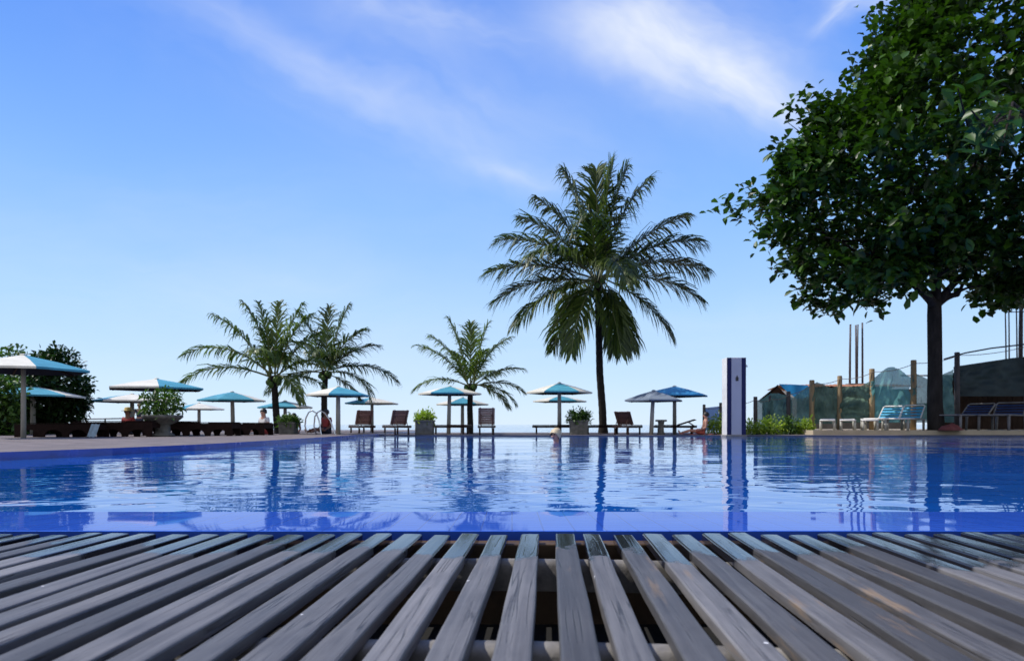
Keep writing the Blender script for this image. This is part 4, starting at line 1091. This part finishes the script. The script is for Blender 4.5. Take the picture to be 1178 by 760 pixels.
sp = g.n('ShaderNodeSeparateXYZ', {0: tc})
yy = g.math('MAXIMUM', sp.outputs[1], .08)
U = g.math('DIVIDE', sp.outputs[0], yy); V_ = g.math('DIVIDE', sp.outputs[2], yy)
uv = g.n('ShaderNodeCombineXYZ', {0: U, 1: V_, 2: 0.0}).outputs[0]
warp = g.noise(uv, 4.0, 4, .6)
def wisp(px, py, ang, L, W, amp, sc=(3.0, 12.0), lo=.35, hi=.75, seed=0.0):
    """a streak of cirrus: centre and angle given as direction in the sky"""
    u0, v0 = (px - 589) / F, (HZ - py) / F
    du, dv = g.math('SUBTRACT', U, u0), g.math('SUBTRACT', V_, v0)
    c, s = math.cos(R(ang)), math.sin(R(ang))
    a = g.math('ADD', g.math('MULTIPLY', du, c), g.math('MULTIPLY', dv, s))
    b = g.math('SUBTRACT', g.math('MULTIPLY', dv, c), g.math('MULTIPLY', du, s))
    b = g.math('ADD', b, g.math('MULTIPLY_ADD', warp, .12, -.06))
    r = g.math('ADD', g.math('POWER', g.math('ABSOLUTE', g.math('DIVIDE', a, L)), 2.0), g.math('POWER', g.math('ABSOLUTE', g.math('DIVIDE', b, W)), 2.0))
    m = g.math('EXPONENT', g.math('MULTIPLY', r, -1.0))
    cv = g.n('ShaderNodeCombineXYZ', {0: g.math('MULTIPLY', a, sc[0]), 1: g.math('MULTIPLY', b, sc[1]), 2: seed}).outputs[0]
    n = g.noise(cv, 1.0, 4, .6, .4)
    n = g.ramp(n, [(lo, (0,0,0)), (hi, (1,1,1))])
    return g.math('MULTIPLY', g.math('MULTIPLY', m, n), amp)
cl = None
for args in ((810, 62, -24, .18, .085, .95, (4, 9), .12, .78, 1.0), (720, 45, -22, .11, .06, .75, (4, 9), .1, .75, 2.0), (880, 112, -26, .09, .035, .6, (5, 10), .15, .8, 6.0), (330, 55, -32, .26, .030, .42, (3, 9), .1, .9, 3.0),
             (590, 195, -10, .11, .018, .32, (4, 18), .25, .75, 4.0), (500, 15, -14, .17, .04, .5, (4, 10), .2, .8, 5.0), (970, 15, 35, .05, .016, .5, (8, 20), .3, .7, 7.0),
             (1060, -10, 5, .12, .03, .9, (5, 12), .3, .7, 8.0), (470, 110, -22, .38, .11, .40, (3, 8), .2, .85, 9.0), (200, 300, -5, .5, .12, .30, (2, 8), .2, .85, 12.0), (600, 400, 3, .9, .07, .16, (1.5, 12), .35, .8, 11.0)):
    c = wisp(*args); cl = c if cl is None else g.math('ADD', cl, c)
front = g.math('GREATER_THAN', sp.outputs[1], .1)
cl = g.math('MINIMUM', g.math('MULTIPLY', cl, front), .85)
el_ = g.math('MAXIMUM', sp.outputs[2], 0.0)
deep = g.ramp(el_, [(0.0, (.70,.83,1.0)), (.06, (.60,.775,1.0)), (.16, (.43,.665,1.0)), (.30, (.255,.50,.985)), (.46, (.135,.335,.93)), (.62, (.085,.24,.82)), (1.0, (.05,.16,.62))])
deep = g.mix(1.0, deep, (10.4, 10.9, 11.2), 'MULTIPLY')
side = g.math('MULTIPLY_ADD', g.noise(tc, 1.3, 3, .5), .12, .94)
deep = g.mix(1.0, deep, g.n('ShaderNodeCombineColor', {0: side, 1: side, 2: 1.0}).outputs[0], 'MULTIPLY')
skyc = g.mix(.88, sky.outputs[0], deep)
rear_fill = g.math('MULTIPLY', g.ramp(g.math('MULTIPLY_ADD', sp.outputs[1], -.5, .5), [(.42, (0,0,0)), (.75, (1,1,1))]), g.math('MULTIPLY_ADD', g.noise(tc, 2.2, 3, .55), .7, .5, True))  # unseen pale haze added behind the camera as neutral fill light
skyc = g.mix(g.math('MULTIPLY', rear_fill, .85), skyc, (6.6, 6.6, 6.7))
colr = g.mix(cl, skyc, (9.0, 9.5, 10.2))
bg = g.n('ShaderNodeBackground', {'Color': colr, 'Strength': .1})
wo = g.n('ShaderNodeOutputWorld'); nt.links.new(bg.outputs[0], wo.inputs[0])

SC.view_settings.view_transform = 'Standard'; SC.view_settings.look = 'None'; SC.view_settings.exposure = 0
SC.render.engine = 'CYCLES'; SC.cycles.use_denoising = True; SC.cycles.use_adaptive_sampling = True; SC.cycles.adaptive_threshold = .02
SC.cycles.max_bounces = 6; SC.cycles.diffuse_bounces = 2; SC.cycles.glossy_bounces = 3; SC.cycles.transmission_bounces = 2; SC.cycles.caustics_reflective = False; SC.cycles.caustics_refractive = False
SC.cycles.sample_clamp_indirect = 6
